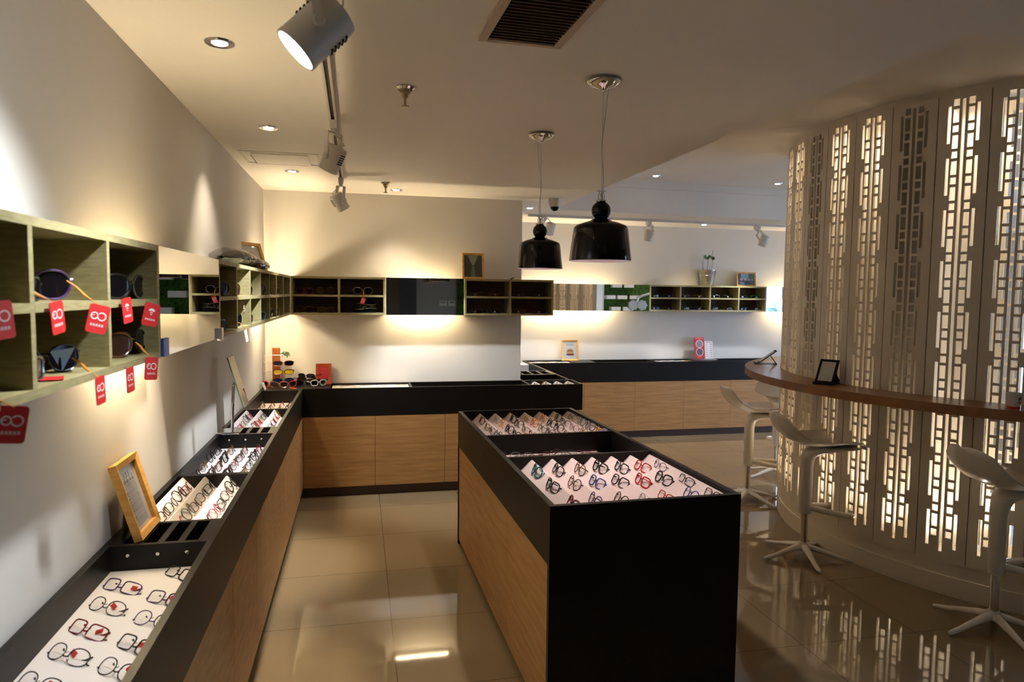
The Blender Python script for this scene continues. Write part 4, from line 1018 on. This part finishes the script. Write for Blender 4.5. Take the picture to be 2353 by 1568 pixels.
def group_photo(pic, R, W, H, b, y):
    def q(nm_, col, r): m = MB(); quad(m, R, r[0]*W, b+r[1]*H, r[2]*W, b+r[3]*H, y-r[4]); m.build(nm_, mat(nm_, rgb(*col), .4), pic)
    q('photo_sky', (150, 180, 200), (-.30, .45, .15, 1, 0)); q('photo_trees', (48, 90, 44), (.15, .40, .5, 1, 0)); q('photo_ground', (40, 52, 60), (-.5, 0, .5, .42, 0)); q('photo_path', (120, 140, 180), (-.40, .02, -.08, .30, .0002))
    m = MB(); m2 = MB(); rr = random.Random(2)
    for k in range(11):
        x = -W*.42+k*W*.078; h = H*(.16+.05*rr.random()); quad(m if k % 3 else m2, R, x, b+H*.38, x+W*.045, b+H*.38+h, y-.0004)
    m.build('photo_people', 'white', pic); m2.build('photo_people_red', 'red', pic)
frame('picture_frame', (5.525, D2-.115, ZT), 0, 8, .262, .178, 'small pine frame with an outdoor group photo, beside the potted plant', .018, .018, content=group_photo, base=mat('photo_dark', rgb(60, 80, 66), .4))
def red_note(pic, R, W, H, b, y):
    m = MB(); glyphs(m, R, -W*.38, b+H*.80, 6, W*.11, y, random.Random(8))
    for k in range(4): quad(m, R, -W*.18, b+H*(.66-.08*k), W*.18, b+H*(.675-.08*k), y)
    m.build('text_lines', mat('note_print', rgb(228, 96, 96), .6), pic)
    m = MB(); quad(m, R, W*.0, b+H*.05, W*.46, b+H*.22, y-.0002); m.build('dark_strip', 'ink', pic)
frame('picture_frame', (.478, D-.075, ZC), 0, 10, .128, .178, 'red-brown wooden frame with a red card in the corner of the back counter', .024, .018, fm='redwood', content=red_note, base=mat('red_note', rgb(206, 44, 56), .5))
frame('picture_frame', (WB+.055, D+.60, ZC), 90, 20, .17, .24, 'pine frame seen edge-on leaning at the wall end above the slanted tray', .018, .02)

# ------------------------------------------------------------------ table mirror on the side counter
t = empty('table_mirror', (.07, 4.05, ZC), 'tilting table mirror on a chrome stand on the side counter', 'table mirror')
MB().box((-.065, -.068, 0), (.062, .068, .012)).build('base_plate', 'chrome', t, .004)
MB().tube([(.012, 0, .01), (.014, 0, .12), (.022, 0, .262), (.026, .004, .276), (.036, .014, .278)], [.0085]*5, 14).build('post', 'chrome', t)
R_ = Matrix.Translation((.046, .0, .288)) @ RZ(90) @ RX(-16)
MB().box((-.085, -.003, -.145), (.085, .003, .145), R_).build('mirror_edge', 'mirredge', t)
MB().box((-.083, -.0036, -.143), (.083, -.0031, .143), R_).build('mirror_face', 'mirror', t)
MB().box((-.083, .0031, -.143), (.083, .0036, .143), R_).build('mirror_back', 'cream', t)

# ------------------------------------------------------------------ corner of the back counter
t = empty('eyewear_rack', (.103, D-.135, ZC), 'orange wooden rack post with tiers of sunglasses in the counter corner', 'eyewear rack')
MB().box((-.030, -.020, 0), (.030, .020, .322)).build('post', 'rackwood', t, .003)
MB().box((-.075, -.06, 0), (.075, .06, .012)).build('base', 'rackwood', t, .002)
mb = MB()
for z in (.262, .20, .128, .055):
    mb.tube([(-.10, -.022, z), (.10, -.022, z)], .0022, 8)
mb.build('peg', 'steel', t)
GR = 'sunglasses on the wooden rack'
for i, (z, c, le, rz) in enumerate(((.186, 'dark red', 'sun_dark', 16), (.115, 'black', 'sun_yellow', 16), (.042, 'black', 'sun_blue', 16))):
    cub(.165, D-.195, ZC+z-.012, 6, 'sport', c, le, '%s sunglasses hung on the wooden rack, %s tier from the top' % (['dark red dark-lensed', 'black yellow-lensed', 'black blue-lensed'][i], ORD[i+1]), GR, False)
eyewear('sunglasses', 'sport', 'green', 'sun_dark', TR((.150, D-.18, ZC+.272)) @ RZ(-64) @ RX(-62), 'green sunglasses hanging folded at the top of the wooden rack', GR, True)
GP = 'sunglasses piled at the counter corner'
pile = [(.05, 5.93, .0, 12, 'red', 'sun_dark', 'red sunglasses lying at the foot of the rack, nearest the wall'), (.135, 5.865, .0, -8, 'silver', 'sun_brown', 'silver sunglasses lying between two red pairs at the foot of the rack'), (.205, 5.90, .0, 22, 'red', 'sun_dark', 'red sunglasses lying at the foot of the rack, away from the wall'),
        (.325, 5.99, .0, -14, 'black', 'sun_dark', 'black sunglasses at the bottom of the dark pile'), (.345, 6.02, .028, 20, 'black', 'sun_brown', 'black sunglasses in the middle of the dark pile'), (.335, 6.00, .056, -30, 'black', 'sun_dark', 'black sunglasses on top of the dark pile'), (.445, 5.955, .0, 28, 'white', 'sun_dark', 'white-rimmed sunglasses lying before the red wooden frame'), (.40, 6.01, .0, 8, 'brown', 'sun_brown', 'brown sunglasses half under the dark pile beside the red frame')]
for x, y, z, rz, c, le, lb in pile: cub(x, y, ZC+z, rz, 'bold' if c != 'black' else 'sport', c, le, lb, GP, False)
o = MB().box((0, 0, 0), (.07, .016, .004)).build('orange_card', mat('orange_card', rgb(226, 96, 40), .5)); o.matrix_world = TR((.215, 5.845, ZC)) @ RZ(-38); tag(o, 'thin orange card strip lying at the foot of the rack', 'card')
o = MB().box((-.002, 0, 0), (.002, .09, .06)).build('leaning_card', 'paper'); o.matrix_world = TR((.040, 5.735, ZC)) @ Matrix.Rotation(math.radians(-20), 4, 'Y'); tag(o, 'small pale card leaning against the side wall by the counter corner', 'card')

# plastic wrapped bundle on the long side cubby
t = MB(); rings = []
n_ = 46
for i in range(n_+1):
    u = i/n_; y = .0+u*.98
    lob = abs(math.sin(PI*(u*5.0)))**.42 if .02 < u < .98 else .2
    big = (.062 if u < .42 else .052)*(.30+.70*lob)
    if u < .10: big *= .45+u*5
    zc_ = .046+.012*math.sin(u*5)
    cx_ = .10+.055*u
    rings.append([(cx_+big*1.45*math.cos(q), y, max(.001, zc_+big*.72*math.sin(q)+.004*math.sin(q*5+i))) for q in [2*PI*k/22 for k in range(22)]])
t.loft(rings)
o = t.build('plastic_bundle', 'plasticwrap'); o.location = (0, 3.72, ZT); tag(o, 'clear air-cushion bundle, dark reflections tinted in, lying on top of the long side cubby', 'plastic packaging')
t2 = MB(); rings = []
for i in range(n_+1):
    u = i/n_; lob = abs(math.sin(PI*(u*5.0)))**.5 if .02 < u < .98 else .1; big = (.050 if u < .42 else .042)*(.25+.7*lob)
    if u < .1: big *= .5+u*5
    rings.append([(.10+.055*u+big*1.4*math.cos(q), u*.98, max(.003, .044+.012*math.sin(u*5)+big*.66*math.sin(q))) for q in [2*PI*k/16 for k in range(16)]])
t2.loft(rings); t2.build('packed_goods', 'gloss_black', o)

# plant and brochures
t = empty('potted_plant', (4.982, D2-.115, ZT), 'zinc bucket of thin-stemmed round-leaved plants on the far cubby', 'potted plant')
MB().lathe([(.074, 0), (.076, .003), (.104, .186), (.107, .189), (.107, .194), (.101, .194), (.098, .170), (.001, .170)], 40, cap=False).build('bucket', 'zinc', t)
MB().lathe([(.0935, .125), (.0965, .128), (.0945, .131)], 40, cap=False).build('bucket_ring', 'zinc', t)
MB().lathe([(.001, .176), (.096, .174)], 24, cap=False).build('soil', 'soil', t)
stems = [(-.055, [(-.058, .17), (-.063, .26), (-.060, .34), (-.066, .385)], [(-.035, .355, .027)]), (0, [(-.005, .17), (.004, .26), (.010, .33), (.006, .36)], [(.000, .340, .018), (.016, .362, .017), (.034, .360, .022)]), (.06, [(.060, .17), (.072, .27), (.066, .36), (.074, .44)], [(.066, .340, .022)]), (.03, [(.028, .17), (.030, .215)], []), (-.05, [(-.046, .17), (-.066, .23)], [])]
for i, (x, pts, lv) in enumerate(stems):
    s = MB().tube([(p[0], jit(.015), p[1]) for p in pts], .0022, 6).build('stem', 'stem', t)
    for lx, lz, lr in lv:
        MB().lathe([(.001, -.002), (lr*.7, -.001), (lr, .001), (lr*.7, .003), (.001, .002)], 16, TR((lx, -.012+jit(.01), lz)) @ RX(76+jit(20)) @ Matrix.Rotation(jit(.5), 4, 'Y')).build('leaf', 'leaf', s)

t = empty('brochure_holder', (4.975, D2-.125, ZC), 'clear acrylic holder with a red brochure and a white price list on the far counter', 'brochure holder')
R = RX(-10)
MB().box((-.15, -.08, 0), (.145, .075, .006)).build('base', 'acryl', t)
MB().box((-.135, .0, .006), (-.005, .004, .25), R).box((.0, .0, .006), (.125, .004, .20), R).build('back_plate', 'acryl', t)
b1 = MB().box((-.128, -.010, .012), (.004, -.004, .278), R).build('red_brochure', 'red', t)
for nm_, z in (('upper', .195), ('lower', .095)):
    MB().lathe([(.044, 0), (.050, .0)], 28, R @ TR((-.062, -.0106, z)) @ RX(90), cap=False).build('white_ring', 'white', b1)
    MB().disc(R @ Vector((-.062, -.0108, z)), .044, 28, R @ Vector((0, -1, 0))).build('grey_circle', mat('brochure_grey_'+nm_, rgb(150, 134, 140) if nm_ == 'upper' else rgb(104, 92, 98), .4), b1)
m = MB(); glyphs(m, R, -.118, .258, 8, .012, -.0106, random.Random(4)); glyphs(m, R, -.085, .028, 4, .010, -.0106, random.Random(6)); m.build('printed_text', 'pinkcard', b1)
b2 = MB().box((.008, -.010, .012), (.118, -.004, .228), R).build('price_list', 'white', t)
m = MB(); m2 = MB()
for k in range(7):
    z = .19-.026*k
    quad(m, R, .016, z, .045, z+.004, -.0106); quad(m, R, .068, z, .088, z+.004, -.0106); quad(m2, R, .090, z-.003, .106, z+.004, -.0106)
quad(m2, R, .020, .212, .108, .217, -.0106)
m.build('printed_rows', 'greyink', b2); m2.build('printed_prices', 'f_dark red', b2)

# small black clip lying on top of the overhanging cubby
o = MB().tube([(0, 0, .004), (.012, .004, .006), (.024, 0, .014), (.034, -.003, .016)], [.004, .005, .003, .004], 8).build('black_clip', 'black'); o.location = (2.075, D-.20, ZT); tag(o, 'tiny black clip lying on top of the overhanging back-wall cubby', 'clip')

# ------------------------------------------------------------------ what the mirrors see behind the viewer
struct('door_1', MB().box((.05, -3.08, 0), (1.62, -3.04, 2.5)), 'dark', 'dark glazed doorway opposite the back wall', 'door')
struct('door_2', MB().box((1.62, -3.08, 0), (1.97, -3.03, 2.5)), 'bluedoor', 'dark blue door leaf beside the doorway', 'door')
struct('wall_moss_front', MB().box((2.86, -3.08, .2), (5.6, -3.03, 2.5)), 'moss', 'green moss panel on the wall opposite the back wall', 'wall')
for i, (x, z) in enumerate(((3.0, 1.55), (3.55, 1.55), (4.1, 1.55), (3.27, 1.22), (3.82, 1.22), (3.27, 1.90), (3.82, 1.90), (3.0, .9), (3.55, .9))):
    t = MB().box((0, 0, 0), (.34, .18, .13)).build('display_block', 'white'); t.location = (x, -3.03, z); tag(t, 'white display block on the moss panel, %s of the staggered set' % ORD[i], 'display block', 'white blocks on the moss panel')
for i in range(2):
    t = empty('thermostat', (2.47+.19*i, -3.08, 1.42), 'white wall thermostat with grey screen, %s from the dark door' % ORD[i], 'thermostat', 'wall thermostats')
    MB().box((0, 0, 0), (.15, .015, .11)).build('case', 'lampwhite', t); MB().box((.02, .015, .055), (.13, .016, .098)).build('screen', 'greyink', t)
for i, (ang, z) in enumerate(((268, 1.62), (281, 1.62), (294, 1.62), (274, 1.40), (287, 1.40), (268, 1.18), (281, 1.18), (294, 1.18), (275, 1.84), (288, 1.84))):
    o = MB().box((-.16, -.09, 0), (.0, .09, .07)).build('moss_block', 'white'); a = math.radians(ang); o.location = (SC[0]+1.15*math.cos(a), SC[1]+1.15*math.sin(a), z); o.rotation_euler = (0, 0, a); tag(o, 'white display block on the curved moss wall, %s of the staggered set' % ORD[i], 'display block', 'white blocks on the curved moss wall')
t = empty('eye_test_head', (5.60, 3.95, 1.52), 'grey eye-test lens head on an arm inside the curved screen', 'eye-test instrument')
for s in (-1, 1):
    MB().lathe([(.05, -.03), (.085, -.028), (.09, 0), (.085, .028), (.04, .03)], 28, TR((s*.085, 0, 0)) @ RX(90)).build('lens_disc', 'steel', t)
    mb = MB()
    for k in range(7): mb.lathe([(.018, -.036), (.018, .036)], 12, TR((s*.085+.078*math.cos(k*.9), 0, .078*math.sin(k*.9))) @ RX(90))
    mb.build('dial', 'steel', t)
MB().tube([(0, 0, .06), (0, 0, .13), (.10, .0, .17), (.34, .0, .24)], .022, 12).build('arm', 'steel', t)
MB().tube([(.34, 0, -1.50), (.34, 0, .26)], .03, 14).build('stand_post', 'steel', t)
MB().lathe([(.20, -1.52), (.20, -1.50), (.05, -1.48)], 28, TR((.34, 0, 0))).build('foot', 'steel', t)

# unseen downlights added as fill behind the viewer, then those of the screened room
for i, (x, y) in enumerate(((.318, 1.3), (.318, .0), (1.6, -1.0), (3.4, -1.2), (1.6, -2.2))):
    z = HC if x < 2.6 else HUP
    downlight(x, y, z, 'unseen fill downlight added in the ceiling behind the viewer, %s of five' % ORD[i], 5, NEUT, 1.5)
for i, (x, y) in enumerate(((5.9, 4.9), (6.3, 3.6), (7.4, 5.6))):
    downlight(x, y, HUP, 'chrome downlight in the ceiling of the screened room, %s from the bar' % ORD[i], 30, NEUT, 2.2)

# ------------------------------------------------------------------ outside the windows
struct('ground_outside', MB().box((9.2, -25, -.3), (60, 30, -.15)), mat('paving', rgb(150, 148, 144), .8, scale=4), 'pale paving outside the windows', 'ground')
t = empty('street_building', (24, -18, -.15), 'pale office building seen through the window in the far mirror', 'building')
MB().box((0, -14, 0), (6, 22, 16)).build('facade', mat('facade_render', rgb(178, 194, 214), .7, scale=2), t)
for i in range(9):
    for j in range(4):
        y = -12.5+i*3.8; z = 1.6+j*3.6
        wn = MB().box((-.12, y, z), (.02, y+1.9, z+1.9)).build('window', 'lampwhite', t)
        MB().box((-.14, y+.1, z+.1), (-.121, y+.9, z+1.8)).box((-.14, y+1.0, z+.1), (-.121, y+1.8, z+1.8)).build('pane', 'bluedoor', wn)
for k, (x, y, h) in enumerate(((15.5, -6.0, 1.15), (17.5, -8.6, 1.3))):
    t = empty('street_shrub', (x, y, -.15), 'pale leafy shrub outside the window, %s' % ('nearer the window wall' if k == 0 else 'nearer the office building'), 'shrub', 'shrubs outside')
    MB().tube([(0, 0, 0), (.05, .02, h*.4), (.02, 0, h*.7)], [.09, .07, .05], 10).build('trunk', 'stem', t)
    rr = random.Random(k); mb = MB()
    for q in range(420):
        a, b_ = rr.uniform(0, 2*PI), math.acos(rr.uniform(-1, 1)); r_ = 1.15*rr.random()**.4
        c = Vector((r_*math.sin(b_)*math.cos(a), r_*math.sin(b_)*math.sin(a), h*.72+r_*.8*math.cos(b_)))
        mb.disc(c, .16, 6, (rr.uniform(-1, 1), rr.uniform(-1, 1), rr.uniform(.1, 1)), .09)
    mb.build('crown', mat('street_leaves_%d' % k, rgb(120, 146, 136), .6, var=.2, scale=8), t)
